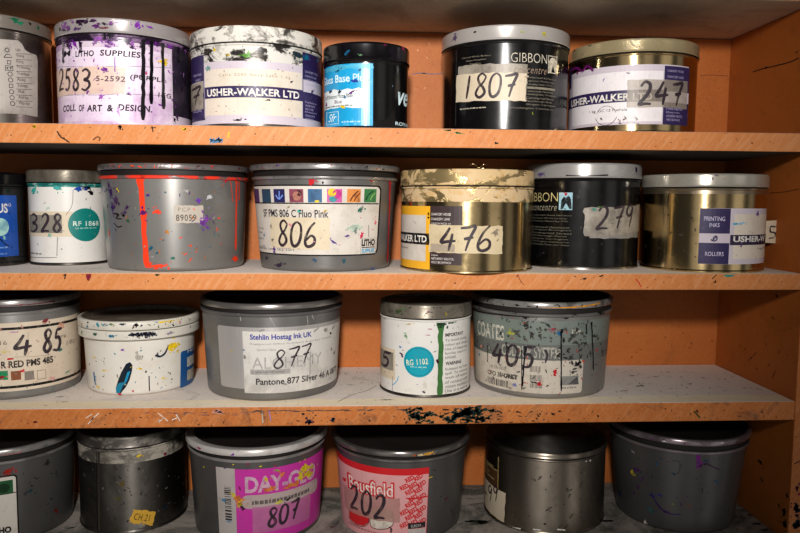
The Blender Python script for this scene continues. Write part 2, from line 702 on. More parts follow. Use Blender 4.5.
class Can:
    slices = math.radians(3.75)

    def __init__(self, name, label, cat, z0, base, lid, y_lt, y_lb, yfront=None, gap=.03, top=None, bead=None, cxw=.5):
        self.z0 = z0
        self.tubby = name == 'ink_tub'
        bl, br = base
        top = top or base

        def extent(cx, cy, r, z):
            xs = [project(Vector((cx + r * math.sin(a * .0698), cy - r * math.cos(a * .0698), z)))[0] for a in range(90)]
            return min(xs), max(xs)

        def pix(P):
            d = ray(*P)
            return d
        # foot circle
        mid = (bl + br) / 2
        if yfront is None:
            yn = gap * S
        else:
            d = ray(mid, yfront)
            yn = (CAM + d * ((z0 - CAM.z) / d.z)).y
        over = max(1.0, (lid[1] - lid[0]) / (br - bl))       # how far the lid is wider than the foot
        for turn_ in range(6):
            cx, r = ray(mid, 300).x * S, .06
            for _ in range(30):
                a, b = extent(cx, yn + r, r, z0)
                r *= (br - bl) / (b - a)
                cx += ((bl + br) - (a + b)) / 2 * .9 * (S + yn + r) / FPX
            deep = yn + r + r * over - (DEP - .0015)          # keep the back of the lid clear of the back panel
            if deep <= 0:
                break
            yn -= deep
        self.cy = yn + r
        self.r0 = r

        def height(py, px, rr):
            d = ray(px, py)
            return (CAM + d * ((self.cy - rr - CAM.y) / d.y)).z
        lmid = (lid[0] + lid[1]) / 2
        self.zlt = height(y_lt, lmid, r)
        self.zlb = height(y_lb, lmid, r)
        rl = r

        def fitr(w, z):
            rr = r
            for _ in range(30):
                a, b = extent(cx, self.cy, rr, z)
                rr *= w / (b - a)
            return rr
        rl = fitr(lid[1] - lid[0], self.zlt)
        a, b = extent(cx, self.cy, rl, self.zlt)
        cx += (lmid - (a + b) / 2) * cxw * (S + self.cy) / FPX
        self.cx = cx
        self.zbead = height(bead, lmid, r) if bead else None
        self.r1 = r if top is base else fitr(top[1] - top[0], self.zlb)
        for _ in range(3):
            self.zlt = height(y_lt, lmid, rl)
            self.zlb = height(y_lb, lmid, rl)
            if bead:
                self.zbead = height(bead, lmid, self.r1)
        self.rl = max(rl, self.r1 + .0009)
        self.ppx = (self.cy - self.r0 + S) / FPX
        self.sx = 1 / ((self.r0 + self.r1) / 2)
        self.root = thing(name, label, cat, (self.cx, self.cy, z0))
        self.base = Vector((self.cx, self.cy, z0))

    def rad(self, z):
        t = (z - self.z0) / (self.zlb - self.z0)
        return self.r0 + (self.r1 - self.r0) * min(1, max(0, t))

    def st(self, px, py):
        d = ray(px, py)
        rr = (self.r0 + self.r1) / 2
        ox, oy = CAM.x - self.cx, CAM.y - self.cy
        for _ in range(6):
            A = d.x ** 2 + d.y ** 2
            B = ox * d.x + oy * d.y
            C = ox * ox + oy * oy - rr * rr
            disc = B * B - A * C
            miss = disc < 0
            t = (-B - math.sqrt(max(disc, 0))) / A
            z = CAM.z + d.z * t
            rr = self.rad(z)
        x, y = ox + d.x * t, oy + d.y * t
        th = math.atan2(x, -y)
        if miss:
            th += math.copysign(.4, th)
        return th, z

    def place(self, s, t, off):
        r = self.rad(t) + off
        return Vector((r * math.sin(s), -r * math.cos(s), t - self.z0))

    def tin(self, body, lid, lidtop=None, rim=None, beads=(), foot=True, stepped=False, collar=None, collarmat=None):
        """straight-sided tin with rolled foot, slip lid with curled edge"""
        r, rl = self.r0, self.rl
        h = self.zlb - self.z0
        ht = self.zlt - self.z0
        m = .001
        p = [(0, .8 * m), (r - 2.5 * m, .8 * m), (r - 1.6 * m, 0)]
        if foot:
            p += [(r + .3 * m, 0, 1), (r + .75 * m, .6 * m, 1), (r + .75 * m, 1.5 * m, 1), (r + .2 * m, 2.3 * m, 1), (r, 2.6 * m, 1)]
        else:
            p += [(r - .4 * m, .2 * m), (r, 1 * m)]
        zs = h - 3.6 * m
        if collar:
            zc = self.st(project(Vector((self.cx, self.cy - r, self.z0)))[0], collar)[1] - self.z0
            p += [(r, zc), (r, zs, 2)]
        else:
            p += [(r, zs)]
        k = 2 if collar else 0
        p += [(r + .8 * m, zs + .7 * m, k), (r + .9 * m, zs + 1.3 * m, k), (r + .5 * m, zs + 2 * m, k), (r - .4 * m, zs + 2.5 * m, 3), (r - .9 * m, h, 3), (r - .9 * m, ht - 4 * m), (0, ht - 4 * m)]
        o = link('body', to_mesh(lathe(p), 'body'), [body, rim or body, collarmat or body, GAPSHADE], self.root, .5)
        q = [(rl - 1.2 * m, h + .6 * m), (rl - .9 * m, h - .3 * m), (rl + .1 * m, h - .5 * m), (rl + .45 * m, h + .2 * m), (rl + .2 * m, h + .9 * m), (rl, h + 1.4 * m),
             (rl, ht - 2.2 * m), (rl - .1 * m, ht - 1.2 * m), (rl - .6 * m, ht - .35 * m), (rl - 1.5 * m, ht)]
        if stepped:
            q += [(rl - 3 * m, ht - .3 * m, 1), (rl - 7 * m, ht + 1.2 * m, 1), (rl - 14 * m, ht + 5 * m, 1), (rl - 18 * m, ht + 5.6 * m, 1), (rl - 21 * m, ht + 4 * m, 1), (0, ht + 4 * m, 1)]
        else:
            q += [(rl - 2.6 * m, ht - .1 * m), (rl - 3.4 * m, ht - 1.4 * m, 1), (rl - 4.2 * m, ht - 2.4 * m, 1), (rl - 12 * m, ht - 2.4 * m, 1), (0, ht - 2.2 * m, 1)]
        link('lid', to_mesh(lathe(q), 'lid'), [lid, lidtop or lid], self.root, .5)

    def tub(self, body, lid, lidtop, beadmat=None, groove=None, foot=.004, flange=False, ring=.0034):
        """tapered tub with rounded foot, raised collar and a wide rolled-rim lid"""
        m = .001
        r0, r1, rl = self.r0, self.r1, self.rl
        h = self.zlb - self.z0
        ht = self.zlt - self.z0
        zb = (self.zbead - self.z0) if self.zbead else h - 5 * m
        R = lambda z: r0 + (r1 - r0) * z / h
        p = [(0, 1.2 * m), (r0 - foot - 2 * m, 1.2 * m), (r0 - foot - 1 * m, 0)]
        for k in range(5):
            a = math.radians(90 * k / 4)
            p.append((R(foot) - foot + foot * math.sin(a), foot - foot * math.cos(a)))
        w = min(rl - r1, 1.6 * m)
        if flange:
            self.flange = (zb + .4 * m + self.z0, h - 1.4 * m + self.z0)
            p += [(R(zb - 1 * m), zb - 1 * m), (rl - 1 * m, zb - .4 * m, 1), (rl - .5 * m, zb + .3 * m, 1), (rl - .5 * m, h - 1.5 * m, 1), (rl - 1 * m, h - .8 * m, 1), (r1 - 1.5 * m, h - .5 * m), (r1 - 1.5 * m, ht - 6 * m), (0, ht - 6 * m)]
        else:
          p += [(R(zb - 1.6 * m), zb - 1.6 * m), (R(zb) + w * .8, zb - 1.2 * m, 1), (R(zb) + w, zb - .3 * m, 1), (R(zb) + w, zb + .8 * m, 1), (R(zb) + w * .5, zb + 1.5 * m, 1),
              (R(zb) - .3 * m, zb + 1.8 * m, 2), (r1 - .6 * m, h - .4 * m, 2), (r1 - 1.5 * m, h, 2), (r1 - 1.5 * m, ht - 6 * m), (0, ht - 6 * m)]
        link('body', to_mesh(lathe(p), 'body'), [body, beadmat or body, groove or GAPSHADE], self.root, .6)
        q = [(rl - 3 * m, h + .4 * m), (rl - 1.2 * m, h), (rl - .3 * m, h + .3 * m), (rl, h + 1 * m), (rl, ht - 1.8 * m), (rl - .4 * m, ht - .7 * m), (rl - 1.3 * m, ht),
             (rl - ring, ht + .1 * m), (rl - ring - 1 * m, ht - .5 * m, 1), (rl - ring - 1.8 * m, ht - 4.2 * m, 1), (rl - ring - 6 * m, ht - 4.8 * m, 1), (0, ht - 4.4 * m, 1)]
        link('lid', to_mesh(lathe(q), 'lid'), [lid, lidtop], self.root, .6)

    def art(self, base=1):
        a = Art(self, base)
        a.lim = (self.z0 + .0006, (self.zbead - .0016) if self.tubby and self.zbead else self.zlb - .004)
        return a

    def lid_art(self, base=1):
        """artwork on the lid's side band"""
        c = object.__new__(Can)
        c.__dict__.update(self.__dict__)
        c.r0 = c.r1 = self.rl
        c.sx = 1 / self.rl
        c.place = lambda s, t, off: Vector(((self.rl + .0002 + off) * math.sin(s), -(self.rl + .0002 + off) * math.cos(s), t - self.z0))
        c.rad = lambda z: self.rl
        a = Art(c, base)
        a.lim = (self.zlb + .0012, self.zlt - .0012)
        return a


GAPSHADE = paint('lid_gap_shade', '1c1816', .6)  # shade of the gap under each lid, put into the groove's colour
INK = flat('1d1418')
PENINK = paint('marker_ink', '33262f', .5, wear=.45, wscale=140)
BLACK = flat('0d0c0c')
WHITE = flat('e9e4dc')

# ------------------------------------------------------------------ the shelf unit
ORANGE = board('orange_paint', 'be7036', 'ae632a', '6a3716', .35, 9, lo=.56, hi=.8, pale='c98750')
SIDE = board('orange_side_paint', 'b66a2c', 'a55c22', '4c2a0c', .45, 9, lo=.54, hi=.8, pale='b96a30')
EDGE = board('orange_edge_paint', 'cd8750', 'c0783e', '7c4a28', .35, 12, streak='e0b088', lo=.58, hi=.8, pale='e0a070')
EDGE2 = board('worn_edge_paint', 'bf743a', 'ab632c', '39302f', .75, 11, streak='cf9664', lo=.55, hi=.68, pale='dd9a62')
TOP = board('dusty_shelf_top', 'f0e6de', 'e4d9d0', '5c544c', .5, 10, lo=.56, hi=.76, rough=.8, pale='bdb2a8', specks=.9)
TOPLIP = board('pale_worn_edge', 'fbeed6', 'f4e2c2', '9d8468', .4, 14, lo=.58, hi=.75, rough=.8, pale='f4e8d2')
FLOORTOP = board('blotched_shelf_top', 'b5aba2', '7c756d', '202a26', .85, 6, lo=.43, hi=.6, rough=.75, pale='b9b0a6')
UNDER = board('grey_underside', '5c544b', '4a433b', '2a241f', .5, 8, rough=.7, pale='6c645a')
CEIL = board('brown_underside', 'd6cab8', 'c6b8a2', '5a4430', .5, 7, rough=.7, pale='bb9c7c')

unit = thing('shelf_unit', 'orange-painted wooden shelf unit, stained and scratched, holding rows of ink tins', 'shelf', (0, 0, 0))


def slab(name, x0, x1, y0, y1, z0, z1, mats, pick, bev=.0012, label=None):
    bm = bmesh.new()
    bmesh.ops.create_cube(bm, size=1)
    for v in bm.verts:
        v.co = Vector(((x0 + x1) / 2 + v.co.x * (x1 - x0), (y0 + y1) / 2 + v.co.y * (y1 - y0), (z0 + z1) / 2 + v.co.z * (z1 - z0)))
    bmesh.ops.bevel(bm, geom=bm.edges[:], offset=bev, segments=2, affect='EDGES', profile=.6)
    bm.normal_update()
    for f in bm.faces:
        f.material_index = pick(f)
    o = link(name, to_mesh(bm, name), mats, unit)
    if label:
        o['label'] = label
    return o


def shelf_pick(f):
    n = f.normal
    if n.z > .9:
        return 1
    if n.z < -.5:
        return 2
    return 0


YB = DEP
for nm, zt, zb, edge, top in (('shelf', Z1T, Z1B, EDGE, TOP), ('shelf', Z2T, Z2B, EDGE, TOP), ('shelf', Z3T, Z3B, EDGE2, TOP), ('shelf', Z4T, Z4B, EDGE2, FLOORTOP)):
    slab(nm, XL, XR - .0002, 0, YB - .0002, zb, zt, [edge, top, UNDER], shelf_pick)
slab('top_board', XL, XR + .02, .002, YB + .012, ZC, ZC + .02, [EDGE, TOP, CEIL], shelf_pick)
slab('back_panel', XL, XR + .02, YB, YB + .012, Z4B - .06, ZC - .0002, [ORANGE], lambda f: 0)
slab('side_panel', XR, XR + .02, 0, YB - .0002, Z4B - .06, ZC - .0002, [SIDE, EDGE2], lambda f: 1 if f.normal.y < -.7 else 0)
slab('side_panel', XL - .02, XL - .0002, 0, YB + .012, Z4B - .06, ZC + .02, [SIDE, EDGE2], lambda f: 1 if f.normal.y < -.7 else 0)
slab('plinth', XL, XR - .0002, .01, .028, Z4B - .06, Z4B - .0002, [EDGE2], lambda f: 0)

# the pale worn strip along the front of the third shelf
lip = Art(Plane('z', Z3T, 1), 1)
rr = random.Random(4)
xs = [XL + (XR - .002 - XL) * k / 90 for k in range(91)]
lip.add([(x, .0015) for x in xs] + [(x, .0215 + .004 * (rr.random() - .5)) for x in xs], [(k, k + 1, 92 + k, 91 + k) for k in range(90)], TOPLIP)
lip.build('pale_edge_strip', unit, 'cream worn strip along the front of a shelf top')
lip = Art(Plane('z', Z2T, 1), 1)
lip.add([(x, .0015) for x in xs] + [(x, .0085 + .004 * (rr.random() - .5)) for x in xs], [(k, k + 1, 92 + k, 91 + k) for k in range(90)], TOPLIP)
lip.build('pale_edge_strip', unit, 'cream worn strip along the front of a shelf top')

# paint marks on the front edges
C_ = lambda h: flat(h, .5)
def edge_art(zb, zt):
    q = Art(Plane('y', 0, -1), 1)
    q.lim = (zb + .0008, zt - .0008)
    return q


fe = edge_art(Z1B, Z1T)
dk, tl, yl, rd, gn, nv, wt, pk, bl = C_('1c1614'), C_('0f9a8c'), C_('d8b21c'), C_('6e1420'), C_('1f5a30'), C_('20283c'), C_('e4d8cc'), C_('d8a9a4'), C_('3f7fa8')
tealdk = C_('12403a')
fe.pixline([(57, 131), (61, 137), (66, 140), (70, 143)], 1.2, dk); fe.pixline([(93, 140), (97, 137), (100, 138), (99, 141)], 1.2, C_('6a4128'))
fe.splat(120, 126.5, 2.2, dk, 3); fe.pixline([(120, 126), (120.5, 130)], 1, dk)
fe.pixline([(152, 126), (153, 132)], 1, dk); fe.pixline([(150.5, 128), (156, 127.5)], .8, dk)
fe.splat(34, 126.5, 2, yl, 5, 1.6); fe.splat(184, 129, 1.8, yl, 6, 1.8); fe.pixline([(229, 132), (228, 138)], 1.6, yl)
fe.splat(217, 141, 4, bl, 8, 1.8, .2, 6); fe.splat(212, 145, 2.4, C_('5d93ad'), 9, 2, 0, 4); fe.splat(206, 147, 2, C_('8a7fa0'), 19, 2, 0, 4)
fe.splat(448, 130, 2, gn, 11, 2, .1, 4); fe.splat(458, 133, 2, C_('4b7a35'), 12, 2.4, -.1, 3)
fe.splat(496, 143, 1.6, dk, 13, .8, 1, 3); fe.splat(690, 131, 2, C_('7c6d80'), 14, 2, 0, 5); fe.splat(700, 150.5, 1.6, C_('5a4a70'), 15, 2, 0, 2)
fe.splat(752, 143, .9, rd, 16, 1, 0, 0); fe.splat(64, 154 - 16, .8, dk, 17)
fe.spray(0, 126, 790, 148, 46, [dk, C_('8a5a38'), C_('7a4a2c')], 55, (.25, .7))
fe.build('paint_mark', unit, 'ink splashes on a shelf front edge')
# second shelf
fe = edge_art(Z2B, Z2T)
fe.pixpoly([(85.5, 271.5), (91.5, 271.5), (91, 277), (89, 281), (87, 280), (86, 276)], C_('7c1830'))
fe.splat(65, 274, 1.6, dk, 22, .6, 0, 2); fe.pixline([(66, 274), (64.5, 279)], 1.2, dk)
fe.splat(157, 274, 2.4, gn, 23, 1.3, -.6, 2); fe.pixpoly([(723, 275), (728, 273.2), (733, 273.6), (735, 275.2), (731, 277), (727, 277.2)], tl)
fe.pixline([(636, 279), (639, 283), (641, 287)], 1.1, C_('c0342a')); fe.splat(585, 278.5, 1.4, dk, 24, 1.6, .2, 4); fe.splat(601, 276, 1.4, dk, 25, 2, .3, 3)
fe.pixline([(717, 274), (712, 279)], .9, dk); fe.splat(715, 282, 1.3, dk, 26, 1.4, .9, 1); fe.splat(517, 276, 1.2, C_('9c3a30'), 27, .5, 0, 3); fe.pixline([(518, 272), (519.5, 279), (524, 285)], .7, C_('9c3a30'))
fe.splat(289, 273, 1.3, dk, 28, .8, 0, 2); fe.splat(380, 273.5, 1.4, dk, 29, 1.4, 0, 2); fe.splat(455, 283, .9, C_('5a3422'), 30)
fe.spray(0, 274, 790, 288, 46, [dk, C_('7a4a2c'), C_('8a5030')], 54, (.25, .7))
fe.build('paint_mark', unit, 'ink splashes on a shelf front edge')
# third shelf
fe = edge_art(Z3B, Z3T)
navy_edge = [(268, 410.4), (300, 410), (340, 410), (380, 409.4), (412, 409)]
rr = random.Random(12)
for k in range(46):
    x = rr.uniform(255, 420)
    fe.splat(x, 410.6 - (x - 255) * .009 + abs(rr.gauss(0, .7)), rr.uniform(.5, .9), C_('39424e'), 700 + k, rr.uniform(3, 7), rr.gauss(0, .05), 0)
for k in range(26):
    x = rr.uniform(120, 258)
    fe.splat(x, 412.3 + abs(rr.gauss(0, 1)), rr.uniform(.4, .8), C_('6d5560'), 760 + k, rr.uniform(3, 6), 0, 0)
for k in range(30):
    fe.splat(rr.uniform(408, 436), rr.uniform(407, 424), rr.uniform(1.1, 2.4), tealdk, 800 + k, rr.uniform(1, 3), rr.uniform(-.6, .6), 2)
for k in range(44):
    fe.splat(rr.gauss(472, 12), rr.uniform(406, 423), rr.uniform(1.1, 2.8), rr.choice([tealdk, C_('1d3a34'), C_('16302c')]), 840 + k, rr.uniform(1, 3), rr.uniform(-.6, .6), 2)
for k in range(16):
    fe.splat(rr.gauss(530, 20), rr.uniform(410, 424), rr.uniform(.7, 1.3), rr.choice([dk, C_('5a3a28')]), 900 + k, rr.uniform(1, 3), rr.uniform(-.6, .6), 2)
fe.splat(35, 422, 1.7, C_('6e1a1a'), 31, 1.4, 0, 2)
for a, b in (((86, 418), (92, 414)), ((90, 421), (99, 413)), ((88, 424), (94, 417)), ((158, 413), (168, 421)), ((176, 414), (180, 421)), ((172, 420), (179, 417))):
    fe.pixline([a, b], .9, wt)
fe.pixline([(262, 411), (263, 423)], 1, C_('b9b6ae')); fe.pixline([(269, 410), (271, 421)], 1.2, C_('a07fa8'))
fe.splat(160, 420.5, 1.6, wt, 33, 1.6, .5, 2); fe.splat(218, 411.5, 3, pk, 34, 2.2, 0, 2)
fe.splat(309, 421.5, 3.6, C_('2b1c38'), 35, 1.3, .3, 2); fe.splat(333, 420, 2.6, C_('2c3850'), 36, .8, 0, 2); fe.splat(303, 414, 1.6, nv, 37, 1.6, 0, 3)
fe.splat(416, 416, 5, tealdk, 38, 1.7, -.5, 9); fe.splat(427, 414, 3.5, tealdk, 39, 1.6, .6, 6)
fe.splat(462, 414, 7, tealdk, 40, 1.9, .35, 8); fe.splat(474, 412, 6, C_('1d3a34'), 41, 1.7, .1, 8); fe.splat(482, 419, 3, tealdk, 42, 1.6, -.6, 5); fe.splat(452, 420, 3.4, tealdk, 43, 1.6, .5, 5)
fe.splat(461, 408.5, 1.6, C_('c8c8c8'), 44, 1.5, 0, 2); fe.splat(471, 408, 1.4, C_('a52b26'), 45, 1.3, 0, 1)
fe.splat(598, 416, 1.5, dk, 46, .8, .7, 3); fe.splat(560, 411, 1.2, dk, 47, 1.8, 0, 4); fe.splat(540, 414, 1, dk, 48, 1, 0, 4)
fe.splat(697, 411, 1.7, dk, 49, .7, .3, 3); fe.pixline([(694, 411), (700, 418)], 1.6, C_('4a4a1c')); fe.splat(762, 412, 1.2, dk, 50, 1.5, -.5, 1)
fe.spray(0, 412, 240, 427, 34, [dk, C_('6b4126'), C_('6a5a5a')], 51, (.3, .8)); fe.spray(250, 411, 600, 424, 60, [dk, C_('5a3a28'), nv, tealdk], 52, (.3, .9)); fe.spray(600, 407, 790, 420, 24, [dk, C_('6b4126')], 53, (.3, .8))
fe.build('paint_mark', unit, 'ink splashes and scratches on the shelf front edges')

# scratches and smears on the side and back panels, and on the shelf tops
sp = Art(Plane('x', XR, -1), 1)
sp.pixline([(753, 72), (762, 69), (775, 66), (790, 62), (799, 58)], 1.3, dk, smooth=True); sp.splat(766, 67.5, 1.7, dk, 61, 2, .2, 2); sp.splat(797, 52, 1.4, dk, 62, 2, -.3)
sp.pixline([(770, 193), (784, 192), (799, 189)], .7, C_('4a2c18'))
for k, (x, y) in enumerate(((751, 358), (757, 369), (774, 374), (769, 365), (745, 349), (766, 344), (740, 346), (779, 352))):
    sp.splat(x, y, 1.2, C_('3c2616'), 63 + k, 1.8, k * .9, 3)
sp.pixline([(748, 361), (757, 352)], .8, C_('4a2c18')); sp.pixline([(772, 378), (776, 370)], .9, C_('3a2414'))
sp.splat(760, 462, 4, C_('7a5236'), 80, 1.4, .2, 5); sp.splat(762, 480, 3, C_('80583c'), 81, 1.5, .4, 5)
sp.splat(784, 512, 4, C_('2a2a18'), 82, .7, 0, 12); sp.splat(785, 524, 4.5, C_('26301e'), 83, .7, 0, 12); sp.splat(779, 505, 2, C_('40301c'), 84, 1, 0, 10); sp.splat(787, 496, 2.5, C_('3c2a1c'), 85, .7, 0, 8)
sp.spray(735, 320, 792, 385, 20, [C_('4a2c18'), C_('6b3a1c')], 86, (.3, .8)); sp.spray(742, 30, 798, 125, 20, [C_('5a3018'), C_('6b3a1c'), C_('c9a080')], 87, (.25, .6))
sp.splat(773, 318, 1.4, dk, 88, 2.2, .3, 3); sp.splat(777, 296, 2.2, dk, 89, 1.5, .4, 4)
sp.build('scratch', unit, 'dark scratches and smears on the side panel')
se = Art(Plane('y', 0, -1), 1)
se.splat(797, 488, 3, C_('5a2440'), 90, .6, 0, 5); se.splat(799, 494, 2, C_('c04a6a'), 91, .7, 0, 3); se.splat(796, 508, 5, C_('1c1420'), 92, .6, 0, 9); se.splat(797, 524, 6, C_('16303a'), 93, .8, 0, 9)
se.pixline([(794, 464), (800, 461)], 1, dk); se.build('paint_mark', unit, 'purple and blue smears on the side panel edge')
bp = Art(Plane('y', YB, -1), 1)
bp.pixline([(412, 74.5), (420, 73), (431, 74), (443, 73.5)], 1.2, C_('7b6470')); bp.splat(424, 73.5, 1.4, C_('55627a'), 101, 2.6, 0, 3); bp.pixline([(700, 76), (709, 75), (728, 76)], .7, C_('7a4a30'))
bp.spray(410, 40, 444, 120, 8, [C_('f0c8a4'), C_('8a4a26')], 102, (.3, .7)); bp.spray(620, 325, 714, 360, 12, [C_('7a3a16'), C_('5a2c10')], 103, (.4, 1)); bp.spray(700, 45, 730, 125, 7, [C_('8a4a22')], 104, (.3, .6))
bp.build('scratch', unit, 'blue-grey scuffs on the back panel')
st = Art(Plane('z', Z3T, 1), 2)
for k, (x, y, s, a) in enumerate(((632, 376, 2, 2), (640, 386, 3, 2.4), (655, 377, 2, 2.5), (668, 372, 1.6, 2), (690, 384, 2, 2.4), (625, 391, 2, 3), (350, 385, 1.6, 3), (362, 383, 1.2, 2), (372, 383, 1.2, 1.2), (60, 397, 2, 3), (64, 402, 1.6, 2), (745, 388, 1.4, 2), (703, 378, 1.5, 2))):
    st.splat(x, y, s, C_('4a443f'), 120 + k, a, .2, 5)
st.spray(610, 368, 740, 398, 60, [C_('5a544e'), C_('7a736b'), C_('3a3632')], 140, (.3, 1.1)); st.spray(330, 368, 385, 404, 26, [C_('6a635b'), C_('3f3a36')], 141, (.3, .9)); st.spray(40, 385, 300, 406, 26, [C_('6a635b'), C_('3f3a36')], 142, (.3, .9))
st.splat(385, 400, 3, C_('7c8a74'), 143, 3, 0, 5); st.pixline([(338, 402), (352, 395), (366, 391), (376, 386)], .8, C_('6b645c'))
st.build('stain', unit, 'dark smudges on a dusty shelf top')
s4 = Art(Plane('z', Z4T, 1), 1)
s4.splat(757, 524, 4, C_('15212a'), 150, 2.2, .1, 6); s4.splat(765, 530, 3, C_('1c2a34'), 151, 2.2, 0, 4); s4.splat(750, 515, 3, C_('8a4a3a'), 152, 1.5, .3, 3); s4.splat(608, 521, 4, C_('1c1e1c'), 153, 2, .1, 5)
s4.splat(476, 504, 2.4, C_('6e1a20'), 154, 3, .1, 4); s4.splat(471, 499, 2, C_('7a2028'), 155, 3, -.1, 3); s4.splat(480, 522, 8, C_('2c3c32'), 156, 2, 0, 4); s4.splat(332, 527, 2, C_('7a2028'), 157, 1.6, .2, 3)
s4.splat(70, 528, 2.6, C_('1d4a30'), 158, 2, .2, 3); s4.splat(63, 529, 2.4, C_('d0ccd0'), 159, 1.3, .1, 3); s4.spray(600, 500, 750, 532, 30, [C_('2c2a28'), C_('5a544c')], 160, (.4, 1.4))
s4.build('stain', unit, 'dark and red smudges on the bottom shelf')

# ------------------------------------------------------------------ materials of the tins
TIN = tinplate('dull_tinplate', 'b4aea6', .3, .6)
TINLID = tinplate('bright_tin_lid', 'd2cdc6', .3, .4, lo=.5)
TINDARK = tinplate('tarnished_tin', '85807a', .36, .75, '1e1b18', 22, .38, .7, .3)
TINOLD = tinplate('dull_steel', 'a59b8e', .33, .55, '3a332c', 16, .4, .75, .2)
GOLD = tinplate('gold_lacquered_tin', 'd0b98c', .16, .3, '4a3c22', 20, .5, .8, .12)
GOLDLID = tinplate('gold_lid', 'cdb990', .28, .4, '4a3c22', 26, .5, .75, .2)
OLIVE = tinplate('old_tin_lid', '8f877a', .38, .7, '2c2820', 34, .42, .68, .35, metal=.5)
BLKTIN = paint('black_lacquer', '0b0a0b', .18, 0, .25, '2a2628', 60, .15, '3a3638', coat=.3, rvar=.12)
BLKLID = paint('black_lid_plastic', '0c0b0e', .2, 0, .2, '33263c', 50, coat=.3, rvar=.15)
SILVERPL = paint('silver_grey_plastic', '8e8c89', .36, .5, .35, '5e5c58', 14, .12, '3f3a3a', lo=.5, hi=.75, rvar=.12)
SILVERPL2 = paint('grey_plastic', '7e7c7a', .36, .5, .35, '4e4c4a', 14, .12, '3f3a3a', lo=.5, hi=.75, rvar=.12)
DARKPL = paint('dark_grey_plastic', '636160', .36, .5, .35, '3c3a39', 14, .1, '2f2a2a', lo=.5, hi=.75, rvar=.1)
RIMPL = paint('worn_grey_rim', 'a09c9a', .32, .6, .5, '3a3636', 40, .3, '1c1818', lo=.48, hi=.66)
LIDTOPDK = paint('inky_lid_top', '2a2624', .5, .1, .6, '14110f', 20, lo=.4)
WHITEPL = paint('white_plastic', 'd6d2ca', .4, 0, .25, 'b9ae9e', 26, .1, '6a6258')
WHITETIN = paint('white_enamel', 'd8d5d0', .3, 0, .2, 'b8b2a8', 30, .12, '6a6660', coat=.2)
DIRTYTOP = paint('dirty_white_lid_top', '8d8173', .55, 0, .8, '5a4c40', 30, .4, '2d2520', lo=.4, hi=.62)
PAPER = paint('label_paper', 'd0c9c0', .55, 0, .5, 'ab9f92', 34, .25, '8a7c72', lo=.47, hi=.7)
CREAM = paint('cream_paper', 'd9cec0', .55, 0, .45, 'c0b09c', 34, .2, '8a7c6e', lo=.5, hi=.72)
GREYPAPER = paint('dirty_paper', 'c6bdb0', .55, 0, .6, '8f8578', 36, .3, '4f463e', lo=.46, hi=.66)
LAV = paint('lavender_paper', 'c9bfc8', .5, 0, .25, 'b7a8b4', 30, .1, '8a7c8e')
PURPLE = paint('purple_print', '2e2252', .45, 0, .2, '4c3f6c', 40, .15, '8d84a4')
TAPE = paint('masking_tape', 'cbbb9f', .5, 0, .45, '9a8a72', 50, .25, '5f5445', lo=.46, hi=.66)
TAPEGREY = paint('grubby_tape', 'a89f92', .45, 0, .7, '6b645b', 60, .35, '3c3630', lo=.42, hi=.62, alpha=.9)
TAPEPALE = paint('pale_tape', 'cdbfa8', .5, 0, .3, 'b09f86', 50, .2, '6f6455', lo=.5, hi=.7)
LILAC = paint('stained_white_paint', 'cfc0cc', .35, 0, .75, 'a878b4', 26, .25, '7a3f8e', lo=.5, hi=.68)
PURPINK = gloss('2a1030')
VIOLET = gloss('7a2a9c')
DRIPBLACK = paint('black_ink_run', '0c080e', .15)
ORANGERED = paint('orange_red_ink', 'e8401c', .35)
SCARLET = paint('scarlet_ink', 'c01828', .3, wear=.2)
TEALINK = gloss('0f8f88')
YELLOW = gloss('e6c51e', .4)
GREENINK = paint('green_ink', '3f7038', .3, 0, .4, '23482a', 120)
NAVY = gloss('16203a')
MIX = [VIOLET, TEALINK, YELLOW, SCARLET, NAVY, DRIPBLACK]
DARKMIX = [NAVY, DRIPBLACK, gloss('4a3a3a'), gloss('5a5450')]

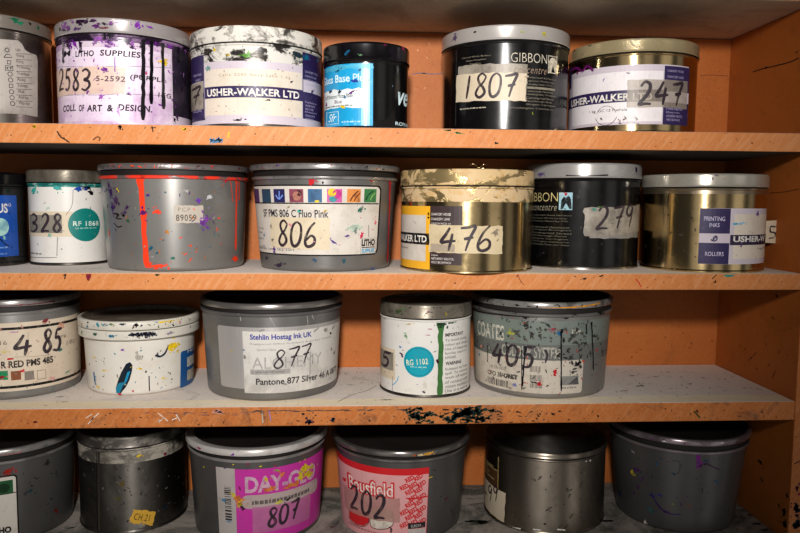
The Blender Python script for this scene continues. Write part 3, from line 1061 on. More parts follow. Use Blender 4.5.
# ================================================================== first row
# --- tin with torn symbol label
c = Can('ink_tin', 'dull silver tin with torn grey paper label of small symbols and green-smeared lid', 'tin', Z1T, (-76, 51.5), (-77, 53), 10.5, 24, gap=.045)
c.tin(TIN, flaky('smeared_lid', '9a928a', .55, '6d6660', .45, .6, 40))
a = c.art(1)
GREYLAB = paint('grey_symbol_paper', 'aaa39c', .5, 0, .5, '77706a', 24, .2, '55504a')
a.pixpoly([(-40, 38), (0, 39), (18, 40.5), (22, 44), (25, 50), (30, 53), (36, 55), (37.5, 60), (37.5, 117), (20, 114), (-40, 114)], GREYLAB)
lab = a.build('paper_label', c.root)
a = c.art(2)
k_ = flat('3a3634')
for i in range(10):
    y = 50.5 + i * 5.9
    x = 7 + i * .5
    if i in (4, 5, 7, 8, 9):
        a.ring(x + 1, y, 2, .6, k_)
    elif i == 0:
        a.ring(x, y - .5, 1.6, .6, k_)
        for q in range(8):
            an = q * .785
            a.pixline([(x + 2.3 * math.cos(an), y - .5 + 2.3 * math.sin(an)), (x + 3.4 * math.cos(an), y - .5 + 3.4 * math.sin(an))], .6, k_)
    elif i == 1:
        a.pixline([(4, y + 1), (6, y - 2), (9.5, y - 2), (12, y + 1), (4, y + 1)], .7, k_, smooth=False)
    elif i == 3:
        a.frame(5, y - 2.5, 13, y + 2.5, .6, k_); a.pixpoly([(6, y - 1), (8.5, y - 1), (7.2, y + 1.5)], k_); a.pixpoly([(9.5, y - 1), (12, y - 1), (10.7, y + 1.5)], k_)
    else:
        a.frame(x - 1, y - 2, x + 3, y + 2, .6, k_)
    a.text(('Light', 'Opacity', 'Drying', 'To bleeding', 'To oxidation', 'Alcohol', 'Solvent', 'Alkali', 'Acid fast', 'Wax fast')[i], 15.5 + i * .35, y - 2.2, 15.5 + i * .35 + (5, 8, 7, 13, 12, 8, 10, 6, 10, 11)[i], y + 1.2, k_)
    a.pixline([(16, y + 3.2), (32, y + 3.8)], .35, k_)
a.build('lettering', lab)
a = c.lid_art(1)
a.splat(15, 20, 3.5, gloss('1f6b4c'), 5, 1.6, -.2, 6); a.splat(20, 23, 2.4, gloss('1f7b5c'), 6, 1.6, .2, 4); a.splat(38, 28, 2.2, gloss('1d6a4a'), 7, 1, 1.2, 4); a.splat(30, 24, 1.5, DRIPBLACK, 8, 1, 0, 5)
a.build('paint_splatter', c.root)

# --- purple stained tin
c = Can('ink_tin', 'tin with hand-lettered label stained purple and long black ink drips', 'tin', Z1T, (57, 190), (55.5, 193), 17.5, 32, gap=.035)
c.tin(LILAC, flaky('violet_smeared_lid', 'cbc4c4', .55, 'b08fb8', .56, .66, 34, .25, '5a2a66'), collar=41, collarmat=flaky('violet_collar', '221428', .1, '9a7aa0', .5, .62, 40))
a = c.art(1)
a.rect(30, 47, 171.5, 121, paint('lilac_paper', 'dccddc', .4, 0, .7, 'ad86b4', 22, .3, '5b3a70', lo=.47, hi=.66))
a.rect(172.5, 46, 230, 121.5, paint('dark_label_panel', '2a2430', .35, 0, .5, '5a4a60', 30))
for y in (66, 94):
    a.pixline([(57, y + 2), (90, y + 1), (120, y), (150, y + 1), (171, y + 2)], .5, flat('8a7488'))
lab = a.build('paper_label', c.root)
a = c.art(2)
hl = flat('221826')
for t_, x0, x1 in (('M', 64, 71), ('LITHO', 75.5, 94), ('SUPPLIES', 100, 140.5)):
    a.text(t_, x0, 50.5, x1, 56.5, hl, 0, .025, .1, 1.1)
a.text('5-2592', 96, 76, 125, 81.5, flat('5a4452'), 4, .012, .1, 1.1); a.text('(PURPLE.', 130, 76, 166, 82, hl, 4, .02, .1, 1.1)
a.text('1KG', 158, 93, 171, 98, hl, 0, .012, .1)
for t_, x0, x1 in (('COLL', 63.5, 76), ('OF', 79, 84.5), ('ART', 87, 102.5), ('&', 107, 113), ('DESIGN.', 118, 152)):
    a.text(t_, x0, 104.8, x1, 111.5, hl, 0, .03, .12, 1.1)
a.build('lettering', lab)
a = c.art(3)
a.rect(57, 66.5, 125.5, 94, paint('stained_tape', 'd6bcae', .5, 0, .5, 'a98a92', 40, .2, '6b4a6a'), 0, torn=.5, seed=3)
tp = a.build('number_tape', c.root)
a = c.art(5)
for ch, x0, x1 in (('2', 59.6, 65), ('5', 65.5, 71.5), ('8', 73, 80), ('3', 81, 92)):
    a.hand(ch, x0, 68.5, x1, 90, PENINK, 2.2, seed=4, slant=.25, gap=.06)
a.build('handwritten_number', tp)
a = c.art(7)
a.drip(143, 33, 120, 3.6, DRIPBLACK, 1); a.drip(151, 35, 104, 3.2, DRIPBLACK, 2); a.drip(162, 40, 109, 3.2, DRIPBLACK, 3, lean=1); a.drip(178, 41, 62, 3, DRIPBLACK, 4); a.drip(64, 41, 63, 3.4, PURPINK, 5); a.drip(81, 42, 53, 3, PURPINK, 6); a.drip(115, 57, 72, .9, VIOLET, 7)
a.pixline([(58, 37), (80, 35.5), (110, 34.5), (140, 34.8), (165, 36.5), (190, 40)], 3.2, DRIPBLACK)
a.build('paint_drip', c.root)
a = c.art(6)
a.splat(163, 62.5, 4, YELLOW, 5, 1.6, -.1, 3); a.splat(163.5, 63, 1.2, DRIPBLACK, 6, 1)
for i, (x, y, s) in enumerate(((105, 70, 2.6), (101, 97, 2.2), (119, 111, 2.6), (75, 44, 3), (98, 39, 3), (57, 60, 3), (88, 92, 1.6), (132, 44, 2.5), (128, 92.5, 2), (160, 105, 1.5), (185, 50, 3), (146, 73, 1.4))):
    a.splat(x, y, s, gloss('9a5aac') if i % 3 else VIOLET, i + 20, 1.5, .7 * i, 5)
rr = random.Random(77)
for k in range(46):
    a.splat(rr.uniform(58, 190), 37 + abs(rr.gauss(0, 6)), rr.uniform(1, 3), rr.choice([PURPINK, VIOLET, gloss('8a5a9c'), gloss('4a1f5c')]), 300 + k, rr.uniform(.6, 1.8), rr.uniform(0, 3), 3)
for k in range(30):
    a.splat(rr.uniform(172, 190), rr.uniform(45, 120), rr.uniform(1, 2.4), rr.choice([PURPINK, gloss('5a3a66'), gloss('3a2a44')]), 360 + k, .7, 0, 3)
a.splat(128, 94, 1.7, DRIPBLACK, 44, 1.2, 0, 4); a.splat(146, 73.5, 1.1, ORANGERED, 45, 1, 0, 2)
a.spray(60, 42, 186, 118, 40, [gloss('b98cc4'), gloss('8a4a9c')], 46, (.4, 1.2))
a.build('paint_splatter', c.root)
a = c.lid_art(1)
a.splat(137, 25, 3.4, VIOLET, 3, 1, .8, 6); a.splat(80, 22, 3.4, PURPINK, 4, 1.8, .1, 5); a.splat(96, 26, 3, gloss('5a1f66'), 5, 2, 0, 5); a.splat(64, 27, 3, gloss('8a5a96'), 6, 1.5, 0, 6); a.splat(150, 27.5, 1.8, VIOLET, 7, 2.4, -.2, 1); a.splat(104, 28, 2, gloss('6e1a2a'), 8, 2.6, .1, 2)
for k in range(24):
    a.splat(57 + abs(rr.gauss(0, 26)), rr.uniform(18, 32), rr.uniform(1, 2.4), rr.choice([PURPINK, gloss('5a3a66'), gloss('7a4a86')]), 400 + k, rr.uniform(1, 2), rr.uniform(-.4, .4), 3)
a.splat(60, 30, 2, PURPINK, 450); a.splat(118, 22.5, 2, gloss('a98ab0'), 9, 2)
a.build('lid_splatter', c.root)


def maker_logo(a, x, y, s, col, layer=0):
    a.ring(x, y, s, s * .45, col, layer, 20, 200, 430)
    a.ring(x + s * .35, y, s * .62, s * .4, col, layer, 16, 20, 250)
    a.pixline([(x - s * .9, y + s), (x + s * 1.1, y - s * .9)], s * .32, col, layer)


# --- cream and purple labelled tin
c = Can('ink_tin', 'tin with cream and purple label under flaking white paint round its lid', 'tin', Z1T, (191.5, 320.5), (190.5, 322.5), 25, 41, gap=.035)
c.tin(TIN, flaky('white_flaked_lid', '5f5b56', .5, 'd4d0c8', .4, .5, 46, .35, '9a968f'), collar=61,
      collarmat=flaky('white_flaked_collar', '3a3632', .5, 'd2cfc8', .44, .5, 40, .35, 'b0aca5'), lidtop=TINDARK)
a = c.art(1)
a.rect(170, 61, 340, 123.5, LAV)
a.rect(170, 61, 204.5, 123.5, PURPLE, 1); a.rect(302.5, 61, 340, 123.5, PURPLE, 1)
a.rect(205.5, 68.5, 301.5, 115, CREAM, 1)
a.rect(205, 86, 303, 97.5, PURPLE, 2)
a.rect(303, 87, 340, 98.5, LAV, 2)
a.rect(170, 86, 204, 97, LAV, 2)
lab = a.build('paper_label', c.root)
a = c.art(4)
a.text('USHER-WALKER LTD', 207.5, 88.2, 299, 95.8, WHITE, 0, .03)
ty = flat('a8977f')
a.text('Cello 5200 Navy Lake 1 kg', 219, 73.5, 290, 77, ty, 0, 0, 0, 1.3)
pl = flat('b9b0d0')
maker_logo(a, 311, 92.5, 2.6, PURPLE)
for i, t in enumerate(('CHANCERY HOUSE', 'CHANCERY LANE', 'LONDON WC2A', 'Telephone 01-405')):
    a.text(t, 304.5, 72 + i * 4, 317 - (i % 2), 74.2 + i * 4, pl)
for i, t in enumerate(('Factories at', 'NETHERBY BRISTOL', 'MANCHESTER', 'Depots', 'NETHERBY BRISTOL', 'WEST BROMWICH')):
    a.text(t, 305, 102 + i * 3.3, 316 - (i % 3) * 1.5, 104 + i * 3.3, pl)
a.text('PRINTING', 194, 74, 202, 76.5, pl); a.text('INKS', 196, 79, 201, 81.5, pl); a.text('ROLLERS', 194, 110, 202, 112.5, pl)
a.build('lettering', lab)
a = c.art(5)
a.rect(191, 83, 204, 110, TAPEGREY, 0, torn=.4)
tp = a.build('number_tape', c.root)
a = c.art(7)
a.hand('7', 192, 87, 203, 105, PENINK, 2, seed=4)
a.build('handwritten_number', tp)
a = c.art(6)
a.splat(246, 55.5, 3.2, gloss('6aa83a'), 5, 2.2, 0, 5); a.splat(228, 55, 1.6, YELLOW, 6, 2, 0, 3); a.splat(215, 50, 1.8, YELLOW, 7, 1, .5, 2); a.splat(306, 58, 4, gloss('1d6a8c'), 8, 1.2, .5, 6); a.splat(317, 60, 3, gloss('2a7a9c'), 9, .7, 0, 5)
a.splat(209, 68, 3, gloss('7fa8a0'), 10, 1.2, 0, 4); a.splat(238, 120, 1.8, DRIPBLACK, 11, 2.4, .1, 4); a.splat(291, 82, 1.4, NAVY, 12, 1.6, .6, 2); a.splat(268, 100, 1.2, DRIPBLACK, 13, 2.4, .2, 4); a.splat(205, 119, 1.2, DRIPBLACK, 14, 2, .2, 3)
a.splat(238, 52, 5, gloss('2e2a28'), 15, 2, .1, 8); a.splat(262, 50, 4, gloss('2e2a28'), 17, 2, .1, 8); a.splat(298, 55, 5, gloss('24323a'), 16, 1.8, -.1, 8); a.splat(208, 52, 4, gloss('3a3430'), 18, 1.6, 0, 8)
a.spray(206, 66, 300, 120, 30, [gloss('b0a08c'), gloss('5a5048'), gloss('9a8c9c')], 47, (.3, .7))
a.build('paint_splatter', c.root)

# --- small black tin with bright blue label
c = Can('ink_tin', 'small shiny black tin with torn bright blue label', 'tin', Z1T, (324.5, 407.5), (323.5, 409.5), 41, 57.5, gap=.04)
c.tin(BLKTIN, BLKLID, foot=False)
a = c.art(1)
BLUELAB = paint('bright_blue_print', '1f9fd0', .3, 0, .4, '1478a8', 26, .3, 'a8dcec', coat=.2)
a.rect(300, 65, 373, 126.5, BLUELAB)
a.rect(326, 64.5, 373, 69, paint('torn_blue_edge', '4fb0d0', .4, 0, .7, '2a6078', 60), 1, torn=.8, seed=5)
a.rect(315, 89.5, 364, 108, paint('torn_paper', 'dfe6e6', .5, 0, .5, '8fa8b0', 44, .3, '3a4448'), 1, torn=1.0, seed=8)
lab = a.build('paper_label', c.root)
a = c.art(4)
lb = flat('d8eef4')
a.text('Gloss Base Plus', 325, 74, 368, 82, lb, 0, .02)
a.text('Scuff Resistant Micro Base', 326, 94, 353, 98, flat('2a2a30')); a.text('Blue', 335, 100, 342, 103.5, flat('6a2a5a'))
a.greek(326, 104, 362, 107, 1, flat('3a3a40'), 0, 5)
a.frame(327, 112, 339, 124.5, .5, lb); a.text('Sfr', 329, 114, 337, 122, lb, 0, .01, .4)
a.greek(342, 120, 366, 123, 1, lb, 0, 7)
a.text('ve', 397.5, 92.5, 407, 106, lb, 0, .02, .35); a.text('ROYAL', 395, 122.5, 407.3, 126, lb, 0, .02)
a.build('lettering', lab)
a = c.art(6)
a.splat(352, 92, 2, gloss('6a2a7a'), 3, 2.6, .5, 2); a.splat(331, 92, 2, NAVY, 4, 1.4, .4, 4); a.splat(340, 92, 2.2, NAVY, 14, 1, .4, 4); a.splat(343, 107, 2, YELLOW, 5, 2.4, -.3, 1); a.splat(327, 105, 2.2, gloss('7a2a66'), 6, 1, 1, 2); a.splat(355, 81, 2.6, gloss('2a3aa0'), 7, 1.8, 0, 5); a.splat(368, 80, 1.4, gloss('4aa03a'), 8, 2, 0, 1)
a.splat(392, 86, 1.2, gloss('5a6a7a'), 9, .6, .4, 2); a.splat(345, 97, 1.8, gloss('3a6a9a'), 10, 1, .4, 5); a.splat(338, 71, 1.8, gloss('17506a'), 11, 1.6, .4, 6); a.splat(360, 70, 1.5, gloss('17506a'), 12, 1.6, .4, 6)
a.build('paint_splatter', c.root)
a = c.lid_art(1)
a.splat(403, 48, 2.4, gloss('9a1a4a'), 3, 1.4, -.5, 2); a.splat(347, 53, 2.4, gloss('1d5a7a'), 4, 1.8, .8, 2); a.splat(385, 45, 1.6, gloss('7a1a4a'), 5, 1.6, 0, 1); a.splat(360, 55, 1.4, gloss('3a6a3a'), 6, 1.8, 0, 2)
a.build('lid_splatter', c.root)

# --- black tin 1807
c = Can('ink_tin', 'glossy black tin with silver lid and taped number 1807', 'tin', Z1T, (442.5, 567), (441, 569.5), 23.5, 38, gap=.035)
c.tin(BLKTIN, flaky('silver_lid', 'cfcac6', .5, '8a7f8c', .56, .72, 24, .28), lidtop=TINDARK)
a = c.art(1)
a.rect(455.6, 50, 456.6, 126, flat('2e2a2c'))
cw = flat('cfc6b4'); gy = flat('8f8878')
a.text('GIBBON', 511, 53, 547, 62.5, cw, 0, -.012)
a.text('concentre', 514, 67.5, 546.5, 73.5, flat('a08a78'), 0, -.005, .35, 1.15)
a.frame(548, 56, 557, 73.5, .8, cw)
a.pixpoly([(549, 73), (549, 62), (550.5, 58.5), (552.5, 57.5), (555, 58.5), (556.3, 62), (556.3, 73), (554.8, 73), (554.5, 66), (553, 64), (551.5, 66), (551, 73)], cw)
for i in range(3):
    a.text(('Cherwell Works Banbury', 'Telephone Printing Limited', 'Reading')[i], 462 + i * 4, 55.5 + i * 3.6, 491 - i * 5, 57.6 + i * 3.6, gy)
for i in range(10):
    a.text(('Cumbernauld Rd Newbury', 'Registered Works Lodge', 'Wembley Middx TW14', ' ', 'Cumbernauld, Manchester', 'Nottingham, Westport', 'Commercial Street', 'Peterborough, Dunst', 'Glasgow Carrington', 'Washington Commerce')[i].strip() or '-', 526 if i < 9 else 510, 77.2 + i * 3.35, 556 - (i * 7 % 5), 79.4 + i * 3.35, gy)
a.greek(460, 106.5, 493, 109, 1, cw, 0, 5)
a.build('printed_lettering', c.root)
a = c.art(1)
a.rect(458, 63.5, 527, 100.5, TAPEGREY, 0, torn=.6, seed=3, tilt=-.02)
a.rect(456.5, 72.5, 526, 100.5, TAPEPALE, 2, torn=.6, seed=9, tilt=-.03)
tp = a.build('number_tape', c.root)
a = c.art(5)
a.hand('1807', 463, 73.5, 517, 97, PENINK, 2.2, seed=7, slant=.3, gap=.1)
a.build('handwritten_number', tp)
a = c.art(6)
a.splat(532, 113, 1.2, gloss('8a9a2a'), 3, .5, .4, 1); a.splat(526, 77, 1.6, gloss('c9b9a0'), 4, 1.8, .4, 1); a.splat(520, 80, 1.4, TAPEPALE, 5, 1.8, -.6, 1)
a.build('paint_splatter', c.root)
a = c.lid_art(1)
a.splat(544, 33.5, 2.4, gloss('b8b02a'), 3, 1.2, 0, 2); a.splat(522, 32, 1.6, gloss('9aa06a'), 4, 1.4, 0, 2); a.splat(455, 38, 3.5, gloss('5a4a66'), 5, 1.5, .4, 4); a.splat(475, 32, 1, DRIPBLACK, 6, 2, 0, 3)
a.build('lid_splatter', c.root)

# --- gold tin 247
c = Can('ink_tin', 'gold tin with lavender label and taped number 247', 'tin', Z1T, (569, 696), (568.5, 698), 37, 50, gap=.03)
c.tin(GOLD, flaky('stained_gold_lid', 'c4b48e', .55, '5a5046', .55, .7, 32, .28, '8a7a5a'), lidtop=TINDARK)
a = c.art(1)
a.rect(540, 66, 687.5, 125, LAV)
a.rect(573, 72, 662.5, 122, paint('pale_label_panel', 'e6e0e2', .5, 0, .3, 'c0b4ba', 34, .15, '8a7c8e'), 1)
a.rect(540, 92, 664, 103.5, PURPLE, 2)
a.rect(663.5, 66.5, 688, 125, PURPLE, 2)
a.rect(664, 92, 688, 103, LAV, 3)
a.rect(566, 66, 572, 91, PURPLE, 2)
lab = a.build('paper_label', c.root)
a = c.art(5)
a.text('USHER-WALKER LTD', 572, 94, 652, 101.5, WHITE, 0, .03)
a.text('1 kg  GC 13 Fuchsia', 590, 109, 627, 112.5, flat('3a3038'))
for i, t in enumerate(('CHANCERY HOUSE', 'CHANCERY LANE')):
    a.text(t, 667, 70 + i * 6, 683, 72.4 + i * 6, pl)
for i, t in enumerate(('MANCHESTER', 'Depots', 'NETHERBY BRISTOL', 'WEST BROMWICH')):
    a.text(t, 666, 108 + i * 3.6, 682 - i % 2 * 3, 110.3 + i * 3.6, pl)
a.ring(606, 117, 11, .5, flat('8a8088'), 0, 24, 20, 160); a.ring(606, 113.5, 12, .6, flat('6a6068'), 0, 24, 200, 340)
a.build('lettering', lab)
a = c.art(6)
a.rect(627, 79.5, 686.5, 107.5, paint('clear_grubby_tape', 'b5a894', .4, 0, .6, '8a7d72', 50, .3, '5a5048', alpha=.5), 0, torn=.4)
tp = a.build('number_tape', c.root)
a = c.art(8)
a.hand('247', 637, 82, 682, 105, PENINK, 2.6, seed=12, slant=.2)
a.build('handwritten_number', tp)
a = c.art(7)
a.pixline([(571, 72), (577, 68), (583, 71), (588, 66), (594, 71)], 2.6, gloss('6a1a66')); a.splat(571, 74.5, 2, gloss('7a1a7a'), 3, .8, 0, 3); a.splat(578, 73, 2, gloss('7a1a5a'), 4, .7, 0, 3)
a.splat(604, 80, 1.4, gloss('b59ac4'), 5, .7, -.4, 0); a.splat(629, 73, 1.4, gloss('5a4a5a'), 6, 1.6, .4, 0); a.pixline([(572, 63), (585, 60), (598, 57)], 2, gloss('3a3038'), taper=True); a.splat(580, 61, 2, DRIPBLACK, 9, 2, .3, 6)
a.spray(600, 117, 640, 124, 12, [gloss('6a5f58')], 9, (.5, 1.2))
a.build('paint_splatter', c.root)
a = c.lid_art(1)
a.splat(575, 49, 2, DRIPBLACK, 3, 2, .6, 3); a.splat(649, 36.5, 1.8, WHITE, 4, 1.6, 0, 1); a.splat(590, 45, 2, gloss('4a423a'), 5, 2.2, .2, 5)
a.build('lid_splatter', c.root)

# ================================================================== second row
c = Can('ink_tin', 'black tin with deep blue label beside the white tin numbered 328', 'tin', Z2T, (-92, 27), (-93, 28.5), 171, 184, yfront=262.5)
c.tin(BLKTIN, BLKLID, foot=True, rim=TINDARK)
a = c.art(1)
a.rect(-60, 195, 17.5, 258, paint('deep_blue_print', '1450a8', .35, 0, .35, '0c3a80', 26, .1, '5a90d0', coat=.2))
lab = a.build('paper_label', c.root)
a = c.art(2)
a.text('PLUS', -14, 203.5, 7.5, 213, WHITE, 0, .03); a.ring(9.5, 205, 1.3, .5, WHITE)
a.disc(0, 227, 9.5, paint('globe_print', 'a8cfc8', .4, 0, .7, '5a90a8', 60), 0, ry=9); a.splat(4, 238, 2, flat('8fc0b8'), 4, .5)
a.greek(-8, 246, 10, 249, 1, flat('8fb0d8'), 0, 11); a.greek(-14, 252.5, 10, 255.5, 1, flat('8fb0d8'), 0, 12)
a.build('lettering', lab)
a = c.art(3)
a.pixline([(0, 239), (5, 244), (9, 246)], 1.2, NAVY); a.spray(0, 196, 16, 256, 12, [gloss('0c2a5a'), gloss('5a90c0')], 4, (.3, .8)); a.build('paint_splatter', c.root)

# --- white tin 328
c = Can('ink_tin', 'white tin with dark teal round sticker and number 328', 'tin', Z2T, (29, 108), (27, 109.5), 169.5, 181.5, yfront=261.5)
c.tin(WHITETIN, OLIVE, rim=TINDARK, collar=187, collarmat=flaky('teal_collar', '1d7f78', .05, '124a44', .5, .6, 60, .35, 'a8c4bc'))
a = c.art(1)
a.rect(15, 211.5, 73, 236.5, TAPEPALE); a.rect(30, 215, 62, 233, paint('smudged_tape', '8a8378', .5, 0, .6, '6a645c', 60, .3, '4a443e'), 1)
tp = a.build('number_tape', c.root)
a = c.art(3)
for ch, x0, x1 in (('3', 31, 39), ('2', 41, 50.5), ('8', 52.5, 62.5)):
    a.hand(ch, x0, 213.5, x1, 231.5, PENINK, 2.1, seed=3, slant=.25, gap=.06)
a.build('handwritten_number', tp)
a = c.art(3)
a.disc(85.7, 224.8, 16.3, paint('teal_sticker', '0d7a74', .35, 0, .25, '085a58', 30))
stk = a.build('round_sticker', c.root, 'round teal sticker')
a = c.art(4)
a.text('RF 1868', 73, 221, 98, 226, flat('d8e4dc'), 0, .02, 0, 1.1); a.greek(75, 226.8, 97, 229.2, 1, flat('a8ccc4'), 0, 13, ragged=.02)
a.build('lettering', stk)
a = c.art(2)
a.pixline([(57, 256), (57.5, 237)], .5, flat('5a5650'), smooth=False); a.pixline([(30, 257), (57, 257.5)], .5, flat('5a5650'), smooth=False); a.pixline([(73, 190), (72, 205), (66, 215)], .5, flat('8a8680')); a.greek(31, 252, 43, 255, 1, flat('5a5650'), 0, 3)
a.build('printed_lettering', c.root)
a = c.art(5)
a.pixline([(28, 184), (40, 183.5), (60, 183), (80, 183), (108, 184)], 3, paint('teal_smear', '1d7f78', .3, 0, .6, '4a6a60', 50)); a.splat(34, 190, 3.6, gloss('3fa8a0'), 3, 1.3, .3, 6); a.splat(57, 188, 3, gloss('4aa8a4'), 4, 1.4, 0, 6); a.splat(78, 189, 3, gloss('1a4a9c'), 5, 1.8, .1, 5); a.splat(85, 189, 2, gloss('1a3a8c'), 6, 1.5, .3, 4)
a.splat(97, 185, 4, DRIPBLACK, 7, 1.5, .1, 6); a.splat(91, 193, 3, DRIPBLACK, 8, .7, .5, 5); a.splat(87, 187, 3, DRIPBLACK, 17, 1.7, .1, 5); a.splat(50, 235, 2.2, gloss('8ab8a8'), 9, .9, 0, 2); a.splat(48, 208, 2, gloss('c0ccc4'), 10, 1.4, .8, 1); a.splat(90, 208, 1, gloss('6a6a66'), 11, .5, 0, 2); a.splat(103.5, 216, 1.2, gloss('6a1a2a'), 12)
a.spray(32, 190, 104, 258, 22, [gloss('a8b0a8'), gloss('7a8a84')], 13, (.3, .8))
a.build('paint_splatter', c.root)

# --- grey tub with orange-red runs
c = Can('ink_tub', 'grey tub with bright orange-red paint runs and a small printed tag', 'tub', Z2T, (108, 243.5), (97, 249), 163, 169.5, yfront=268.5, top=(99.5, 247), bead=177)
c.tub(SILVERPL, flaky('red_spotted_lid', '8a8482', .6, '6a4a44', .55, .66, 30, .3, 'b03a2a'), LIDTOPDK, flaky('red_rim', '7a7472', .5, 'e03a24', .42, .5, 40, .35, 'a02818'))
a = c.art(1)
a.drip(140, 176, 267.5, 5.4, ORANGERED, 2, lean=7, bulb=1.25); a.drip(236.5, 176, 250, 3, ORANGERED, 3, lean=-1); a.drip(245, 176, 218, 1.8, ORANGERED, 4); a.drip(230, 178, 202, .9, ORANGERED, 5, lean=3); a.drip(239, 178, 200, 1.8, ORANGERED, 6)
a.build('paint_drip', c.root)
a = c.art(2)
a.splat(158, 266, 4, ORANGERED, 3, 2.6, .05, 6); a.splat(149, 265.5, 3, ORANGERED, 5, 1.8, 0, 3); a.splat(235, 259, 4, ORANGERED, 4, 1, .4, 8); a.splat(240, 179, 3.4, ORANGERED, 31, 2, 0, 5); a.splat(226, 181, 2, SCARLET, 32, 1.6, .4, 5)
a.splat(157.5, 212, 3.2, ORANGERED, 6, .7, 1.2, 3); a.splat(111, 193, 4.5, gloss('3a1a4a'), 7, .7, 0, 8); a.splat(116, 201, 3.4, gloss('4a2060'), 8, 1, 0, 7); a.splat(112, 207, 2.5, gloss('3a1a4a'), 33, 1, 0, 7); a.splat(143.5, 212.5, 3.4, gloss('5a1a6a'), 9, 1.2, 0, 4)
a.splat(148, 195, 1.8, gloss('5a2a8a'), 10, 1.2, .4, 2); a.splat(198, 201, 2.6, gloss('6a3aa0'), 11, .5, .4, 2); a.splat(202.5, 223, 4, gloss('7a3a9a'), 12, .9, .4, 10); a.splat(207, 219, 2.4, gloss('8a4aaa'), 22, .9, .4, 6); a.splat(209, 197, 2.8, gloss('c8c8cc'), 13, 1.2, .8, 2); a.splat(186, 191, 2, gloss('bdb8b8'), 14, 1.6, -.4, 3)
a.splat(151, 248, 2.6, gloss('1a5a70'), 15, 1.2, .6, 4); a.splat(157, 253, 1.6, gloss('1a5a70'), 16, 1.2, .6, 3); a.splat(173, 258, 2, gloss('2a7a6a'), 17, 1.3, .6, 4); a.splat(118, 190, 1.6, YELLOW, 18, .4, .8, 2); a.splat(168, 232, 1.8, gloss('c08030'), 19, .7, .2, 5); a.splat(128, 221, 1.8, gloss('2a5a3a'), 20, 1.2, 0, 4); a.splat(109, 233, 2.4, ORANGERED, 21, .5, 0, 5)
a.pixline([(113, 213), (119, 215), (116, 218), (122, 219)], 1, DRIPBLACK); a.pixline([(114, 223), (118, 227), (122, 226)], 1, DRIPBLACK)
rr = random.Random(8)
for k in range(26):
    a.splat(rr.gauss(114, 5), rr.gauss(202, 11), rr.uniform(1, 2.6), rr.choice([gloss('3a1a4a'), gloss('4a2060'), DRIPBLACK, gloss('5a4a5a')]), 620 + k, rr.uniform(.6, 1.6), rr.uniform(0, 3), 3)
for k in range(16):
    a.splat(rr.gauss(203, 4), rr.gauss(221, 5), rr.uniform(.6, 1.6), rr.choice([gloss('6a3aa0'), gloss('8a4aaa'), gloss('a080b8')]), 650 + k, rr.uniform(.6, 1.6), rr.uniform(0, 3), 3)
a.spray(125, 185, 225, 262, 70, [ORANGERED, gloss('b06a3a'), gloss('5a3a6a'), gloss('4a6a7a'), gloss('a09a98')], 48, (.3, 1.1))
a.build('paint_splatter', c.root)
a = c.lid_art(1)
a.spray(99, 164, 247, 170, 26, [SCARLET, ORANGERED, gloss('5a1a1a')], 49, (.5, 1.4), aspect=(1.4, 3)); a.build('lid_splatter', c.root)
a = c.art(1)
a.rect(174, 205.5, 203, 223, paint('price_tag_paper', 'b5aca0', .5, 0, .5, '8a8278', 50), 0, torn=.5, seed=6); tp = a.build('price_tag', c.root)
a = c.art(2); a.text('P.C.P', 178, 207.5, 190, 211.5, flat('8a7c70')); a.text('89059', 176, 214.5, 196, 221, flat('5a5048'), 0, .01, 0, 1.15); a.build('lettering', tp)

# --- 806
c = Can('ink_tub', 'grey tub with white picture-strip label numbered 806', 'tub', Z2T, (262, 390), (248.5, 399), 163, 169.5, yfront=270, top=(252, 396), bead=177.5)
c.tub(SILVERPL2, RIMPL, LIDTOPDK, RIMPL)
a = c.art(1)
a.rect(235, 184.5, 379.5, 256, BLACK, 0, 6); a.rect(235, 186, 378, 254.6, PAPER, 1, 5)
a.rect(235, 202.8, 378.4, 204, BLACK, 2)
cols = ['5a3a6a', '24445c', '2c2a5c', '8a4a5a', '35648c', 'c05a9a', 'd08a4a', '3a7a4a']
for i, h in enumerate(cols):
    x = (251, 262.5, 274, 289.5, 308, 327, 347, 364)[i]
    w = (8.5, 8.5, 11, 14, 14, 15, 13.5, 12)[i]
    a.rect(x, 189, x + w, 202.4, paint('picture_' + h, h, .4, 0, .6, '2a2430', 120), 2)
a.pixline([(276, 195), (279.5, 199), (283, 195)], 1.4, flat('7a9ae0'), 3); a.pixline([(279.5, 191), (279.5, 199)], 1.4, flat('7a9ae0'), 3)
a.disc(297, 196, 4.5, flat('b07a6a'), 3); a.disc(299, 193, 3, flat('4a2a30'), 3); a.disc(317, 201.3, 2.4, flat('d8c040'), 3, ry=1.2)
a.disc(332, 192.5, 4, flat('e0c030'), 3); a.disc(337, 194, 4.4, flat('c03a8a'), 3); a.disc(333, 199, 4, flat('3a9aa0'), 3, ry=3)
a.pixline([(350, 201), (353, 196), (358, 191)], 1.2, flat('5a2a1a'), 3); a.pixline([(354, 201), (356, 197), (360, 193)], 1.2, flat('8a3a1a'), 3)
a.pixline([(366, 200), (368, 195), (373, 191)], 1.4, flat('1a4a2a'), 3); a.pixline([(370, 200), (372, 196), (375, 193)], 1.4, flat('8ab06a'), 3)
lab = a.build('paper_label', c.root)
a = c.art(3)
a.text('SF PMS 806 C Fluo Pink', 264, 209.5, 328.5, 217.5, flat('2a2628'), 0, .015)
for i, (t, x, y) in enumerate((('1kg', 260, 227), ('Ink', 259.5, 231), ('Batch', 260, 237), ('SWL', 262, 245))):
    a.text(t, x, y, x + 4, y + 2.2, flat('6a6466'))
a.text('Ink Mill, Unit 5, Bromley Lane, SE2 3SH', 259, 247.8, 294, 251, flat('5a5658'))
